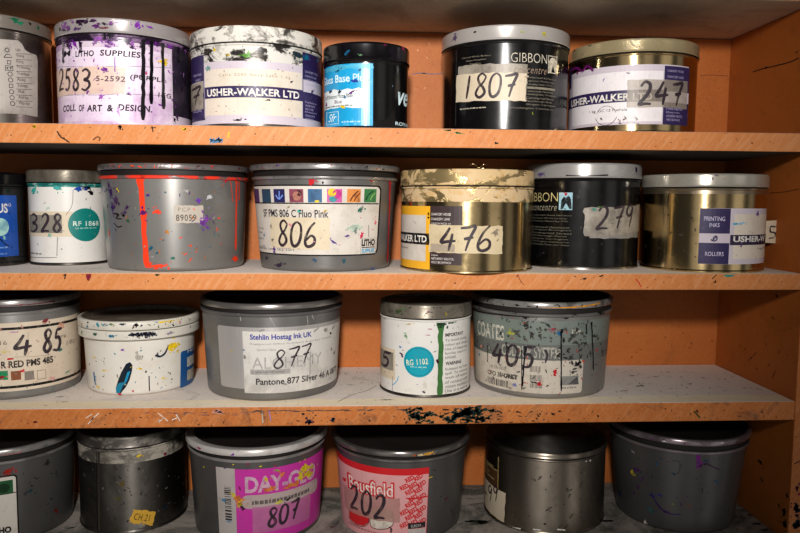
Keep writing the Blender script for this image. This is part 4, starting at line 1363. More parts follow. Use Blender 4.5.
a.text('LITHO', 361.5, 239, 374.5, 246, BLACK, 0, .05); a.rect(361.5, 246.8, 374.5, 247.6, BLACK); a.text('SUPPLIES', 361.5, 248.5, 374, 252.5, flat('2a9ac8'), 0, .03)
a.frame(360.5, 238, 375.5, 253.5, .35, flat('9a9694')); a.pixline([(368.5, 225), (368.5, 237)], .7, flat('5a5658'))
a.build('lettering', lab)
a = c.art(4)
a.rect(271, 217.5, 329.5, 249, paint('cream_tape', 'dccdb2', .5, 0, .35, 'b39f84', 40, .2, '7a6f60', alpha=.9), 0, torn=.7, seed=2, tilt=-.02)
tp = a.build('number_tape', c.root)
a = c.art(6)
a.hand('806', 278, 220.5, 318, 246, PENINK, 2.3, seed=9, slant=.35, gap=.14)
a.build('handwritten_number', tp)
a = c.art(7)
a.drip(389.5, 177, 262, 3.4, SCARLET, 3, lean=-3); a.drip(311.5, 170, 185, 5, SCARLET, 4, bulb=1)
a.build('paint_drip', c.root)
a = c.art(7)
a.splat(360, 209, 3, gloss('2a6a60'), 3, 1.5, .6, 6); a.splat(354, 228, 5, gloss('b9c8b8'), 4, 1.2, .5, 6); a.splat(355, 231, 2.6, gloss('7a8a84'), 5, 1, 0, 5); a.splat(333, 241.5, 2, gloss('5a3a9a'), 6, 2.6, -.6, 1); a.splat(347, 236, 1.8, gloss('5a4a8a'), 7, 1.8, .2, 5); a.splat(361, 236, 3, gloss('c83a5a'), 8, .5, -.5, 5); a.splat(375, 222, 2.4, gloss('d86a7a'), 9, .4, 0, 3)
a.splat(275, 249, 3, gloss('5a2a7a'), 10, .5, 0, 3); a.splat(279, 265, 3.4, gloss('2a1a3a'), 11, 1.6, .2, 4); a.splat(267, 258, 2.4, gloss('20304a'), 12, 1, .2, 4); a.splat(299, 211, 1.6, gloss('4ab0a0'), 13, .8, .7); a.splat(325, 211, 1.3, gloss('d8b03a'), 14, 2.6, .4); a.splat(289, 207, 1.3, gloss('8a8a4a'), 15, 1.6, .4); a.splat(265, 235, 2.2, gloss('8a9ac0'), 16, 1, .4, 5); a.splat(315, 260, 2, gloss('3a5a7a'), 17, 1.4, 0, 3); a.splat(344, 261, 2, gloss('2a5a6a'), 18, 1, .4, 3); a.splat(291, 225, 2.2, gloss('e09aa8'), 19, .8, .4)
a.splat(272, 226, 1.6, gloss('8a8070'), 24, .5, 0, 6); a.splat(273, 240, 2, gloss('7a7468'), 25, 1, 0, 6); a.spray(256, 206, 376, 253, 30, [gloss('c0b8b0'), gloss('8a848a'), gloss('d89aa8')], 50, (.3, .8)); a.splat(379, 173.5, 2, WHITE, 26, .8, .5, 4); a.splat(372, 269, 2, gloss('2a4a8a'), 27, 2.4, 0, 4)
a.spray(255, 171, 395, 183, 12, [SCARLET, VIOLET, gloss('3a1a3a')], 51, (.4, 1.2))
a.build('paint_splatter', c.root)
a = c.lid_art(1)
a.spray(252, 164, 398, 170, 16, [SCARLET, gloss('a01a3a'), VIOLET, DRIPBLACK], 52, (.4, 1.4), aspect=(1.4, 3)); a.build('lid_splatter', c.root)

# --- gold 476
RESID = flaky('gold_with_residue', 'c0a878', .8, 'cdb48e', .46, .5, 44, .3, 'c8a878')
c = Can('ink_tin', 'gold tin with yellow-edged label numbered 476, overhanging the shelf edge', 'tin', Z2T, (401.5, 532), (401.5, 533), 168.5, 184.5, yfront=274)
c.tin(GOLD, flaky('gold_lid_residue', 'c8b080', .75, 'c8ae84', .46, .5, 44, .3, 'bfa070'), collar=202, collarmat=RESID, lidtop=GOLDLID, rim=GOLDLID)
a = c.art(1)
YEL = paint('yellow_border', 'e8b02c', .4, 0, .2, 'c08a1c', 30)
BRN = paint('dark_brown_print', '3a2a2c', .45, 0, .25, '5a4a48', 40)
a.rect(360, 205.5, 430, 265, YEL); a.rect(360, 214, 426, 257, PAPER, 1); a.rect(430.5, 206, 462, 265, BRN, 0)
a.rect(360, 231, 430, 241.5, BLACK, 2)
lab = a.build('paper_label', c.root)
a = c.art(4)
a.text('USHER-WALKER LTD', 372, 233, 427, 239.5, WHITE, 0, .03)
for i, t in enumerate(('CHANCERY HOUSE', 'CHANCERY LANE', 'LONDON WC2A 1JA')):
    a.text(t, 431.5, 213 + i * 4.8, 451 - (i == 1), 215.6 + i * 4.8, WHITE)
for i, t in enumerate(('Depots', 'NETHERBY BRISTOL', 'WEST BROMWICH')):
    a.text(t, 431.5, 254 + i * 3.7, (438, 454, 451)[i], 256.3 + i * 3.7, WHITE)
a.text('Ink Maroon', 398, 245.5, 408, 247.5, flat('3a3034'))
a.build('lettering', lab)
a = c.art(5)
a.rect(429.5, 225.5, 502, 253.5, paint('creased_tape', 'd9c8a6', .45, 0, .4, 'a8946e', 40, .2, '6f6252', alpha=.85), 0, torn=.6, seed=8, tilt=-.01)
a.rect(431, 244, 455, 252, paint('glue_smear', 'a89a88', .4, 0, .5, '6a5f56', 60), 1, torn=.6, seed=3)
tp = a.build('number_tape', c.root)
a = c.art(7)
a.hand('476', 440, 227, 493, 251, PENINK, 2.5, seed=8, slant=.3, gap=.12)
a.splat(495, 233, 3.4, paint('grey_smudge', '8a7d6c', .5, 0, .6, '5a5046', 90), 5, 1.4, 0, 4)
a.build('handwritten_number', tp)
a = c.art(8)
a.splat(429, 213, 1.4, DRIPBLACK, 3, .6, 0, 5); a.splat(429, 217.5, 1.1, DRIPBLACK, 4, 1, 0, 4); a.spray(462, 200, 530, 262, 14, [gloss('6a5a3a'), gloss('8a7a5a')], 4, (.3, .9)); a.spray(401, 215, 425, 225, 3, [gloss('b0a898')], 5, (.5, 1))
a.build('paint_splatter', c.root)
gc = c
w = thing('wire_loop', 'small bent gold wire lying on the lid of the gold tin numbered 476', 'wire', (c.cx, c.cy - c.rl + .006, c.zlt + .0004))
cu = bpy.data.curves.new('wire_loop', 'CURVE'); cu.dimensions = '3D'; cu.bevel_depth = .0004; cu.bevel_resolution = 2
spn = cu.splines.new('BEZIER'); P = [(-.008, 0, .0002), (-.004, -.003, .0035), (.001, -.001, .0006), (.006, -.003, .0034), (.008, .001, .0008), (.003, .003, .0002)]
spn.bezier_points.add(len(P) - 1)
for b, q in zip(spn.bezier_points, P):
    b.co = q; b.handle_left_type = b.handle_right_type = 'AUTO'
tmp = bpy.data.objects.new('wire_loop', cu); COL.objects.link(tmp); dg = bpy.context.evaluated_depsgraph_get(); dg.update()
me = bpy.data.meshes.new_from_object(tmp.evaluated_get(dg)); bpy.data.objects.remove(tmp)
me.materials.clear(); link('wire', me, [GOLDLID], w, 1)

# --- black 279
c = Can('ink_tin', 'black tin with silver lid and torn grubby tape numbered 279', 'tin', Z2T, (528, 638.5), (526, 641), 162.5, 177, yfront=266, gap=.02)
c.tin(BLKTIN, flaky('clean_silver_lid', 'c6c3c0', .55, '8a8488', .58, .74, 22, .26), rim=TINLID, lidtop=TINDARK)
a = c.art(1)
a.text('GI', 528.8, 192.5, 533.8, 201.5, flat('cfc08a'), 0, -.008); a.text('BBON', 534.6, 192.5, 558, 201.5, flat('cfc08a'), 0, -.008); a.text('concentre', 533, 205, 557, 210.5, flat('a8a490'), 0, -.005, .35, 1.15)
a.rect(559, 192.5, 572.5, 210, paint('emblem_blue', '9ac0cc', .4, 0, .8, 'd8e0e0', 120, .4, 'c05a6a'))
a.pixpoly([(560.5, 209), (561.5, 200), (564, 196.5), (566, 198), (568.5, 195.5), (571, 199), (571.8, 209), (569.5, 209), (569, 203), (567.5, 201.5), (566, 204), (564.5, 202), (563, 204), (562.8, 209)], flat('14181c'), 1)
for i in range(11):
    if i == 3:
        continue
    a.text(('Cumbernauld Road Newbury', 'Registered Works London', 'Telephone Wembley TW', '', 'Cumbernauld Manchester', 'Nottingham Birmingham', 'Commercial Street', 'Peterborough Dunst', 'Glasgow Carrington', 'Washington Commerce', 'Newcastle Tyne and Wear')[i], 532.5, 214.5 + i * 2.95, 572 - (i * 5 % 6), 216.4 + i * 2.95, flat('7a7668'))
a.build('printed_lettering', c.root)
a = c.art(1)
a.rect(590, 207, 638, 238.5, paint('grey_tape', '8a8580', .45, 0, .7, '5a5550', 60, .3, '3a3632'), 0, torn=.6, seed=4)
a.rect(584, 205.5, 639, 233.5, TAPEGREY, 2, torn=1.0, seed=11, tilt=.05)
tp = a.build('number_tape', c.root)
a = c.art(5)
a.hand('279', 595, 207.5, 633, 229.5, PENINK, 2.2, seed=6, slant=.25, rise=.05)
a.build('handwritten_number', tp)
a = c.art(6)
a.splat(594, 209, 2, gloss('4a8a7a'), 3, 1.4, 0, 5); a.splat(600, 207, 1.6, gloss('5a7a4a'), 4, 2, 0, 3); a.splat(578, 196, 3, gloss('3a3a3e'), 5, 1.2, 0, 8); a.splat(566, 194, 1.6, SCARLET, 6, 1, 0, 2); a.splat(544, 199, .9, gloss('5a9a3a'), 7, .5)
a.spray(535, 185, 636, 258, 26, [gloss('2e2a2e'), gloss('4a4648')], 8, (.4, 1.2))
a.build('paint_splatter', c.root)
a = c.lid_art(1)
a.pixline([(566, 175.5), (585, 176), (608, 175)], 1.3, DRIPBLACK); a.splat(541, 174, 3, gloss('5a4a7a'), 3, 2, 0, 3); a.splat(636, 170, 3, gloss('2a1e3a'), 4, .7, 0, 3)
a.build('lid_splatter', c.root)

# --- gold with purple label
c = Can('ink_tin', 'gold tin with purple and lavender label standing nearest the side panel', 'tin', Z2T, (641.5, 765), (640, 768.5), 173, 186, gap=.006)
c.tin(GOLD, flaky('pale_stained_lid', 'c8c2b6', .55, 'b0a0a4', .6, .75, 26, .27), collar=194, collarmat=flaky('orange_smear_collar', 'b0a088', .9, 'c0955a', .58, .7, 30, .3, '5a2a5a'))
a = c.art(1)
a.rect(699, 208.5, 800, 264, LAV); a.rect(699, 208.5, 729.5, 264, PURPLE, 1); a.rect(733.5, 214, 800, 257, CREAM, 1)
a.rect(730, 234, 800, 243.5, paint('dark_purple_band', '2a1f3e', .45, 0, .2, '4a3c5a', 40), 2); a.rect(699, 233.5, 730, 243, LAV, 2)
lab = a.build('paper_label', c.root)
a = c.art(4)
a.text('PRINTING', 704, 216.5, 725, 221, flat('d0c8e0'), 0, .01); a.text('INKS', 709.5, 223, 719.5, 227, flat('d0c8e0'), 0, .01); a.text('ROLLERS', 705, 251.8, 723.5, 256, flat('d0c8e0'), 0, .01)
maker_logo(a, 714, 238.3, 2.8, PURPLE)
a.text('USHER-W', 733, 236, 763.8, 242, WHITE, 0, .035); a.text('1 kg Yell', 757, 247, 764, 250, flat('5a5058'))
a.build('lettering', lab)
a = c.art(6)
a.splat(741, 223, 2.4, gloss('9ac4dc'), 3, 2.4, .2, 4); a.splat(735, 224, 2, gloss('5aa8c8'), 4, 1.6, .2, 4); a.splat(757, 214, 2.6, gloss('7a4a8a'), 5, 1.5, .4, 4); a.splat(740.5, 245, 1.8, gloss('5a2a7a'), 6, .5, 0, 2); a.splat(690, 218, 2, gloss('3a3228'), 7, 2, 0, 3); a.splat(682, 235, 2.4, gloss('4a4238'), 8, 1.5, .2, 6)
a.spray(645, 195, 698, 260, 30, [gloss('4a4230'), gloss('6a5f48')], 9, (.4, 1.1)); a.spray(732, 212, 762, 258, 8, [gloss('b0a090')], 10, (.3, .7))
a.build('paint_splatter', c.root)
a = c.lid_art(1)
a.spray(642, 174, 766, 185, 12, [gloss('6a4a6a'), gloss('a08a6a')], 10, (.4, 1.2), aspect=(1.4, 3)); a.build('lid_splatter', c.root)
# loose end of tape sticking out past the tin's side
bm = bmesh.new()
Q = []
for i in range(7):
    q = i / 6
    x = c.r0 * .985 + .018 * q
    y = -.012 - .004 * q + .003 * q * q
    z0_, z1_ = (c.st(745, 245)[1] - c.z0) - .001 * q, (c.st(745, 222)[1] - c.z0) + .001 * q
    Q.append((bm.verts.new((x, y, z0_)), bm.verts.new((x, y, z1_))))
for p, q in zip(Q, Q[1:]):
    bm.faces.new((p[0], q[0], q[1], p[1]))
fl = link('tape_flap', to_mesh(bm, 'tape_flap'), [TAPEPALE], c.root)
bm = bmesh.new()
for pts in ([(.35, .75), (.62, .72)], [(.35, .75), (.36, .5), (.6, .45), (.6, .25), (.3, .2)]):
    pts = smooth_line(pts, 4)
    prev = None
    for q, t in pts:
        x = c.r0 * .985 + .018 * q
        y = -.012 - .004 * q + .003 * q * q - .0003
        z = (c.st(745, 245)[1] - c.z0) + t * .0205
        cur = (bm.verts.new((x - .0006, y, z - .0006)), bm.verts.new((x + .0006, y, z + .0006)))
        if prev:
            bm.faces.new((prev[0], cur[0], cur[1], prev[1]))
        prev = cur
link('handwritten_number', to_mesh(bm, 'pen'), [PENINK], fl)

# ================================================================== third row
c = Can('ink_tub', 'wide grey tub with cream label numbered 485 and a row of colour squares', 'tub', Z3T, (-50, 80), (-56, 82), 301, 308, yfront=401, top=(-54, 81), bead=314.5)
c.tub(SILVERPL, RIMPL, LIDTOPDK, RIMPL)
a = c.art(1)
LBL = paint('aged_label', 'd3c5b2', .5, 0, .5, 'b59c88', 30, .15, '8a7a6a', lo=.46, hi=.7)
a.rect(-60, 322, 110, 390, LBL, 0)
a.rect(-60, 326.5, 110, 329, BLACK, 1); a.rect(-60, 384.5, 110, 387, BLACK, 1)
for i, h in enumerate(('1a8a5a', '8a5030', '8a8078')):
    x = (-6, 11, 24.5)[i]
    a.rect(x, 371, x + (14, 10, 9.5)[i], 380, flat(h), 1)
a.frame(37, 370, 46, 379, .5, flat('8a7a6a'), 1)
lab = a.build('paper_label', c.root)
a = c.art(3)
a.text('R RED PMS 485', 1, 359.5, 53, 366.5, flat('241e1e'), 0, .03)
a.text('16', 0, 341, 7, 345, flat('7a6a60')); a.text('CMYK', 56, 335, 66, 338, flat('7a6a60')); a.text('(1.5KG)', 66, 340, 74, 345, flat('5a4a48'))
a.pixline([(13, 357), (30, 356.5), (50, 355)], .3, flat('9a8a7a')); a.pixline([(28, 332), (28, 356)], .3, flat('9a8a7a'))
a.build('lettering', lab)
a = c.art(4)
a.hand('4', 13, 334, 33, 355.5, PENINK, 2.6, seed=4, slant=.15, gap=.1); a.hand('85', 42, 329.5, 62, 351, PENINK, 2.5, seed=6, slant=.3, gap=.16)
a.build('handwritten_number', c.root)
a = c.art(3)
a.splat(45, 320.5, 2.8, gloss('8a1a2a'), 3, 1.3, .2, 5); a.splat(10, 359, 1.8, SCARLET, 4, 2, .1, 3); a.splat(22, 371, 1.8, SCARLET, 5, 2, 0, 4); a.splat(1, 377, 2.2, gloss('a02030'), 6, 2, 0, 2); a.splat(60, 350, 2.4, gloss('3a7a78'), 7, 1.5, .2, 6); a.splat(54, 350, 1.5, gloss('3a3a58'), 8, 1.5, .2, 6); a.splat(14, 332, 2, gloss('c0a0b0'), 9, 2.6, 0, 3); a.splat(61, 325, 4, gloss('d8a890'), 10, 1, .4, 5)
a.splat(4, 352, 1.8, gloss('d0c070'), 11, 1.4, 0, 3); a.splat(67, 372, 2, gloss('7aa090'), 12, 2.4, .2, 3); a.splat(52, 378, 2, gloss('d8a0a0'), 13, 2, .3, 4); a.spray(0, 325, 78, 384, 40, [gloss('c08a80'), gloss('a89684'), gloss('d8b0a0')], 14, (.4, 1.2)); a.spray(0, 384, 76, 396, 8, [gloss('4a8a80'), gloss('6a6664')], 15, (.4, 1))
a.build('paint_splatter', c.root)
a = c.lid_art(1)
a.pixline([(-10, 306.5), (10, 306), (35, 304), (55, 301)], 1.3, gloss('6a1a2a')); a.splat(20, 305, 1.4, gloss('8a1a2a'), 3, 2.6, .2, 4); a.build('lid_splatter', c.root)

# --- white spattered tub
WSPAT = paint('spattered_white_rim', 'd0cbc0', .42, 0, .3, 'a89c8a', 40, .3, '3a403c')
c = Can('ink_tub', 'small white plastic tub spattered with coloured paint', 'tub', Z3T, (88, 193.5), (77, 199.5), 322, 331, yfront=396, top=(83.5, 196), bead=339.5)
c.tub(WHITEPL, WSPAT, DIRTYTOP, WSPAT, flange=True)
a = c.art(1)
BB = paint('blue_label_print', '1f5a94', .4, 0, .2, '123c66', 30)
a.rect(180.5, 344, 225, 382.5, BB, 0, 2.5)
lab = a.build('paper_label', c.root)
a = c.art(2)
a.text('Hostmann', 187.5, 347, 197, 350.5, WHITE); a.rect(187, 352.5, 201, 361, flat('c9c6be'), 0, 1); a.rect(187, 364.5, 201, 374.5, flat('b9b3a4'), 0, 1)
a.build('lettering', lab)
a = c.art(2)
a.pixpoly([(126, 364), (130, 362), (132.5, 365), (132, 371), (129.5, 380), (126, 387), (121, 393), (117, 393), (116, 388), (118, 381), (121, 373)], paint('thick_ink_12202e', '12202e', .25))
a.pixpoly([(119, 383), (124, 382), (122, 388), (120, 393), (116.5, 393), (116, 388)], paint('thick_ink_127a98', '127a98', .25), 1); a.pixpoly([(127.5, 372), (130.5, 371), (127, 381), (123, 386)], paint('thick_ink_1a8ab0', '1a8ab0', .25), 1)
a.splat(119.5, 394, 1.6, SCARLET, 4, 1.4, 0, 2)
a.splat(173, 345.5, 5.5, YELLOW, 3, 1.3, -.2, 5); a.pixline([(155, 355), (160, 356.5), (165, 353), (168, 346)], 2, NAVY, taper=True); a.splat(157, 355.5, 2.2, NAVY, 5, 1.4, .3, 2); a.splat(138, 357, 3.6, paint('grey_thumb', 'a8a29a', .5, 0, .5, '6a645c', 90), 6, 1.2, -.6, 4); a.splat(122.5, 350, 1.6, gloss('8a4aa0'), 7, 1.4, .2, 4)
a.pixline([(149, 376), (149.4, 391)], 1, DRIPBLACK); a.splat(146, 371.5, 1.3, DRIPBLACK, 9, .6, 0, 1); a.splat(140, 368.5, 1.6, YELLOW, 10, 2, -.1, 1); a.splat(104, 370.5, 1.4, YELLOW, 11, 2, 0, 2); a.splat(94, 357, 1.4, YELLOW, 12, 2, -.4, 2); a.splat(95, 378, 1.8, gloss('1a6a9a'), 13, .5, .2, 3); a.pixline([(94, 372), (95, 381), (96, 385)], 2.2, gloss('1a6a9a')); a.splat(98, 387, 2, YELLOW, 14, 1.7, -.5, 1)
a.splat(165, 379, 1.4, gloss('d0c8a0'), 15, 2, .5, 3); a.splat(163, 378, 1.4, YELLOW, 16, 1.3, .4, 3); a.splat(133, 391, 1, SCARLET, 17); a.spray(88, 345, 178, 390, 46, [YELLOW, gloss('b0a898'), gloss('4a8a9a'), gloss('7a746c'), DRIPBLACK], 18, (.3, .9))
a.build('paint_splatter', c.root)
a = c.lid_art(1)
a.splat(171, 320, 3, YELLOW, 3, 2.8, .1, 4); a.splat(162, 322, 2, YELLOW, 4, 2.4, .1, 4); a.splat(136, 325, 2.4, DRIPBLACK, 5, 1.5, .2, 5); a.splat(122, 324, 2, NAVY, 6, 2, 0, 4); a.splat(98, 325, 2.6, gloss('3a8a9a'), 7, .6, .4, 5); a.splat(106, 322.5, 1.6, gloss('4ab0b8'), 8, 2, .5, 4); a.splat(88, 322, 1.6, gloss('1a4a4a'), 9, 1, 0, 8); a.spray(80, 318, 196, 331, 46, [NAVY, gloss('3a8a9a'), DRIPBLACK, gloss('6a8a5a'), gloss('c04a6a')], 19, (.4, 1.3), aspect=(1, 2.6))
a.splat(183, 317, 2, gloss('e0d05a'), 31, 2, .1, 2); a.build('lid_splatter', c.root)
a = c.lid_art(1)
a.lim = c.flange
for i in range(9):
    a.splat(131 + i * 2.9, 335 - (i % 3) * .5, 2.2, [NAVY, DRIPBLACK][i % 2], 60 + i, 1.3, .3 * i, 4)
a.splat(148, 334, 2.6, NAVY, 81, 1, .8, 5); a.splat(112, 336, 2, gloss('1a6a8a'), 82, 1.8, .1, 3); a.splat(95, 334, 2.2, gloss('2a5a4a'), 83, 1.2, .1, 6); a.splat(82, 332, 2, gloss('5a8a4a'), 84, 1, .1, 6); a.splat(170, 333, 2.4, gloss('9a8c9a'), 85, 2, .1, 5); a.splat(190, 326, 1.4, gloss('5a7a9a'), 86, .5, .1, 5)
a.build('paint_splatter', c.root)

# --- 877
c = Can('ink_tub', 'grey tub with white label and handwritten number 877', 'tub', Z3T, (208.8, 337), (199, 342), 304.5, 310.5, yfront=401, top=(201, 340.5), bead=315.5)
c.tub(SILVERPL2, paint('smooth_steel_rim', 'a39e9a', .3, .8, .35, '4a4644', 30), LIDTOPDK, flaky('scuffed_collar', '6a6868', .4, 'c9c6c4', .6, .68, 40, .35))
a = c.art(1)
a.rect(219.5, 326, 380, 387, paint('silver_label', 'b4b0ae', .42, .35, .2, '8a8684', 20), 0, 3)
a.rect(243.5, 328.5, 380, 388.5, paint('white_smudged_label', 'd0ccc6', .5, 0, .6, '9a9590', 26, .25, '6a6662', lo=.5, hi=.68), 1)
lab = a.build('paper_label', c.root)
a = c.art(3)
a.text('Stehlin Hostag Ink UK', 250, 334, 311.5, 341, flat('2a3596'), 0, .025)
a.text('Registered Office St Albans Road East Hatfield', 250, 342.3, 330, 344.2, flat('8a8688')); a.text('Nominal Name', 257, 348.5, 276, 351, flat('9a9698'))
a.text('ALCHEMY', 252, 356.5, 321, 368, flat('b0acaa'), 0, .0)
a.rect(250.5, 369.5, 290, 374.5, flat('a8a4a0')); a.text('an inkingenuity with a balance', 252, 370.8, 284, 373.4, flat('5a5654'))
a.text('Pantone 877 Silver 46 A 0877', 256, 376.5, 335, 383, flat('3a3638'), 0, .02)
a.build('lettering', lab)
a = c.art(4)
a.hand('877', 273, 349.5, 310, 367.5, PENINK, 1.4, seed=5, slant=.45, gap=.12, rise=.07)
a.pixline([(310, 352), (309.5, 383)], .8, flat('8a8686'))
a.build('handwritten_number', c.root)
a = c.art(5)
sm = paint('grey_smear', '8f8a86', .5, 0, .6, 'c0bcb8', 90)
for i, (x, y, s, q, an) in enumerate(((300, 329, 2, 2, .4), (316, 329.5, 2, 2, .5), (325, 330, 2.5, 1.4, .5), (333, 327, 2, 1.6, .3), (331, 349, 2.6, .5, .3), (334, 352, 2, .7, 0), (245, 357, 2.4, .8, .4), (262, 330, 1.6, 2, .3), (285, 384, 1.6, 2, 0))):
    a.splat(x, y, s, sm, 40 + i, q, an, 5)
a.splat(333.5, 353, 1.5, DRIPBLACK, 60, .6, 0, 4); a.splat(330, 333, 1.4, DRIPBLACK, 61, 1.6, .3, 4); a.splat(244, 350, 1.2, gloss('4a6a9a'), 62, .7, .6, 4); a.splat(232, 351, 1, gloss('c0b04a'), 63); a.splat(215, 375, 1, gloss('8a9a8a'), 64, 1, 0, 3)
a.build('paint_splatter', c.root)
a = c.art(2)
wl = gloss('b9b6b4')
for p in ([(270, 317), (273, 323), (276, 328)], [(307, 316), (308, 326)], [(312, 316), (314, 320)], [(240, 315), (241, 321)]):
    a.pixline(p, .6, wl)
for i, (x, y) in enumerate(((199.5, 307), (240, 313), (222, 313), (272, 314), (280, 313.5), (276, 311.5), (310, 312))):
    a.splat(x + 1.5, y, 1.6, wl, 70 + i, 1.5, .3 * i, 4)
a.spray(205, 335, 220, 390, 12, [wl], 80, (.3, .7)); a.build('paint_mark', c.root)

# --- white tin, turquoise sticker
c = Can('ink_tin', 'white tin with turquoise round sticker and a green paint run', 'tin', Z3T, (381, 470), (380, 470.5), 305.5, 318.5, yfront=398)
c.tin(WHITETIN, OLIVE, rim=TINDARK)
a = c.art(1)
a.rect(372, 346, 395, 376, TAPEPALE); a.rect(376, 350, 393.5, 368, paint('smudged_grey_tape', '8c857a', .5, 0, .6, '6a645c', 60, .3, '4a443e'), 1); tp = a.build('number_tape', c.root)
a = c.art(3); a.hand('5', 382, 351.5, 392, 366.5, PENINK, 2.4, seed=3, slant=.25); a.build('handwritten_number', tp)
a = c.art(2)
a.disc(418.7, 362, 16, paint('turquoise_sticker', '0f9cae', .35, 0, .25, '0a7a90', 30)); a.ring(418.7, 362, 14.4, .4, flat('0a6a7a'), 1); stk = a.build('round_sticker', c.root, 'round turquoise sticker')
a = c.art(4)
a.text('RG 1102', 406.5, 359, 428, 365, flat('e4e4c8'), 0, .02, 0, 1.1, .12); a.greek(410.5, 365.8, 426.5, 368.2, 1, flat('b8dcd8'), 0, 14, ragged=.02); a.build('lettering', stk)
a = c.art(1)
pr = flat('5a5656')
a.text('IMPORTANT', 445, 332.5, 463, 336, flat('2e2a2c'), 0, .03)
a.text('WARNING', 445.5, 361, 461, 364.5, flat('2e2a2c'), 0, .03)
for i, t in enumerate(('To avoid drying', 'colour and change', 'Use of inappropr', 'familiar papers v', 'advised.')):
    a.text(t, 445, 338 + i * 4.3, (466, 467, 467, 466, 456)[i], 341.3 + i * 4.3, pr)
for i, t in enumerate(('Subject to licen', 'spill. To remove', 'wash off with pl', 'of contact with', 'obtain medical a', 'Use in a well ve', 'from excessive h')):
    a.text(t, 445, 366.5 + i * 4.2, 467, 369.8 + i * 4.2, pr)
a.pixline([(392.5, 376), (392.5, 391)], .5, pr, smooth=False); a.pixline([(381, 388), (392.5, 391)], .5, pr, smooth=False)
a.build('printed_lettering', c.root)
a = c.art(3)
a.drip(441, 322, 397, 5.4, GREENINK, 3, lean=-1.5, bulb=1.1); a.build('paint_drip', c.root, 'green paint run')
a = c.art(4)
a.splat(441.5, 324, 4, gloss('1a3a22'), 3, 1.6, 0, 5); a.splat(452, 322, 3, gloss('2a4a2e'), 4, 2.4, .2, 4); a.pixline([(384, 317.5), (400, 320), (420, 321.5), (440, 321.5)], 1.6, gloss('2a6a5a')); a.splat(406, 336, 2.4, gloss('7aa87a'), 5, .9, .5, 5); a.splat(402, 355, 2.2, gloss('3a1a4a'), 6, .6, .4, 2); a.splat(437.5, 361.5, 2.4, gloss('3a1436'), 7, .6, .3, 2); a.splat(400.5, 347, 1.4, gloss('2a7ac0'), 8, 1.2, 0, 1)
a.pixline([(393, 385), (397, 381), (399, 376)], .9, gloss('5aa8d0')); a.splat(424, 392, 1.5, NAVY, 9, 1.4, -.6, 4); a.splat(425, 384, 3, paint('grey_thumb2', 'c9c4bc', .5, 0, .5, '9a948c', 90), 10, .6, .2, 3); a.splat(409, 324, 1.6, gloss('d0b890'), 11, 2, .2, 3); a.splat(430, 329, 1, gloss('c08aa0'), 12, 2.4, 0, 3); a.splat(428, 335, 1, gloss('c08aa0'), 13, 2.4, 0, 3)
a.spray(384, 324, 436, 392, 24, [gloss('a8a49c'), gloss('7a8a88'), gloss('b0a0b0')], 14, (.3, .8)); a.build('paint_splatter', c.root)
a = c.lid_art(1)
a.splat(398, 311, 3, gloss('3a4a2e'), 3, 1.6, 0, 6); a.splat(403, 309, 2, gloss('5a6a4a'), 4, 1.6, 0, 6); a.splat(428, 312, 1.3, gloss('8a2a4a'), 5, 1.8, 0, 3); a.splat(446, 314, 1.4, gloss('9a8a2a'), 6, .8, 0, 2); a.spray(382, 306, 468, 318, 24, [gloss('3a352c'), gloss('5a5448')], 7, (.4, 1.1)); a.build('lid_splatter', c.root)

# --- 405
c = Can('ink_tub', 'grey-green tub dripped with black ink and numbered 405', 'tub', Z3T, (475, 604), (471, 613.5), 303, 309.5, yfront=400, top=(472.5, 611), bead=316)
c.tub(SILVERPL, paint('inky_pale_rim', 'a8a5a2', .3, .6, .7, '1c1816', 40, .3, '0c0a0a', lo=.5, hi=.62), LIDTOPDK, flaky('inky_collar', '7a7876', .4, '14110f', .52, .6, 40, .3))
a = c.art(1)
a.rect(445, 321, 640, 345, paint('grey_green_print', '7b847d', .45, .1, .6, '5f6a64', 24, .2, '3a403c')); a.rect(445, 345, 640, 362, paint('grey_band_print', '6f716d', .45, .15, .6, '55585a', 24, .2, '3a403c'))
a.rect(445, 358, 582.5, 391, GREYPAPER, 1, 3)
lab = a.build('paper_label', c.root)
a = c.art(3)
cr = flat('c6c2b4')
a.text('COATES', 478, 323.5, 504.5, 338.5, cr, 0, .02); a.text('1kg', 572, 329, 580.5, 335, cr, 0, .02)
a.text('COLOUR SYSTEM', 502, 346.5, 560, 358, flat('b0aca0'), 0, .02)
gk = flat('6a6660'); dkp = flat('3a3836')
a.text('UK TIN REG.', 490, 366, 506, 369, gk); a.text('CFO 31 GREY', 488, 373, 518, 377.5, dkp, 0, .02); a.barcode(488, 379, 508, 385.5, dkp, 0, 4); a.text('BALANCE', 500, 373.5, 517, 378, dkp, 0, .02)
a.barcode(530, 366, 541, 372, gk, 0, 5); a.barcode(530, 375, 542, 381, gk, 0, 6); a.barcode(530, 383.5, 542, 388, gk, 0, 7)
a.rect(560, 376, 578, 385, flat('8a8a86')); a.pixpoly([(577, 376), (578.5, 384), (568, 384)], flat('5a5a58'), 1); a.greek(562, 386, 577, 389, 1, gk, 0, 8)
a.build('lettering', lab)
a = c.art(4)
a.hand('405', 492, 346, 537, 366, PENINK, 2.6, seed=5, slant=.2, gap=.2); a.hand(')', 542, 350, 550, 363, PENINK, 1.6, seed=5, slant=0)
a.build('handwritten_number', c.root)
a = c.art(6)
a.drip(561, 331, 391, 1.3, DRIPBLACK, 3); a.drip(591, 322, 370, 1.6, DRIPBLACK, 4, lean=2); a.drip(525.5, 346, 386, 1.6, DRIPBLACK, 5, lean=-3); a.drip(488, 345, 362, 1, DRIPBLACK, 6); a.drip(586, 324, 334, 1.6, DRIPBLACK, 7); a.drip(522, 350, 390, .9, DRIPBLACK, 8)
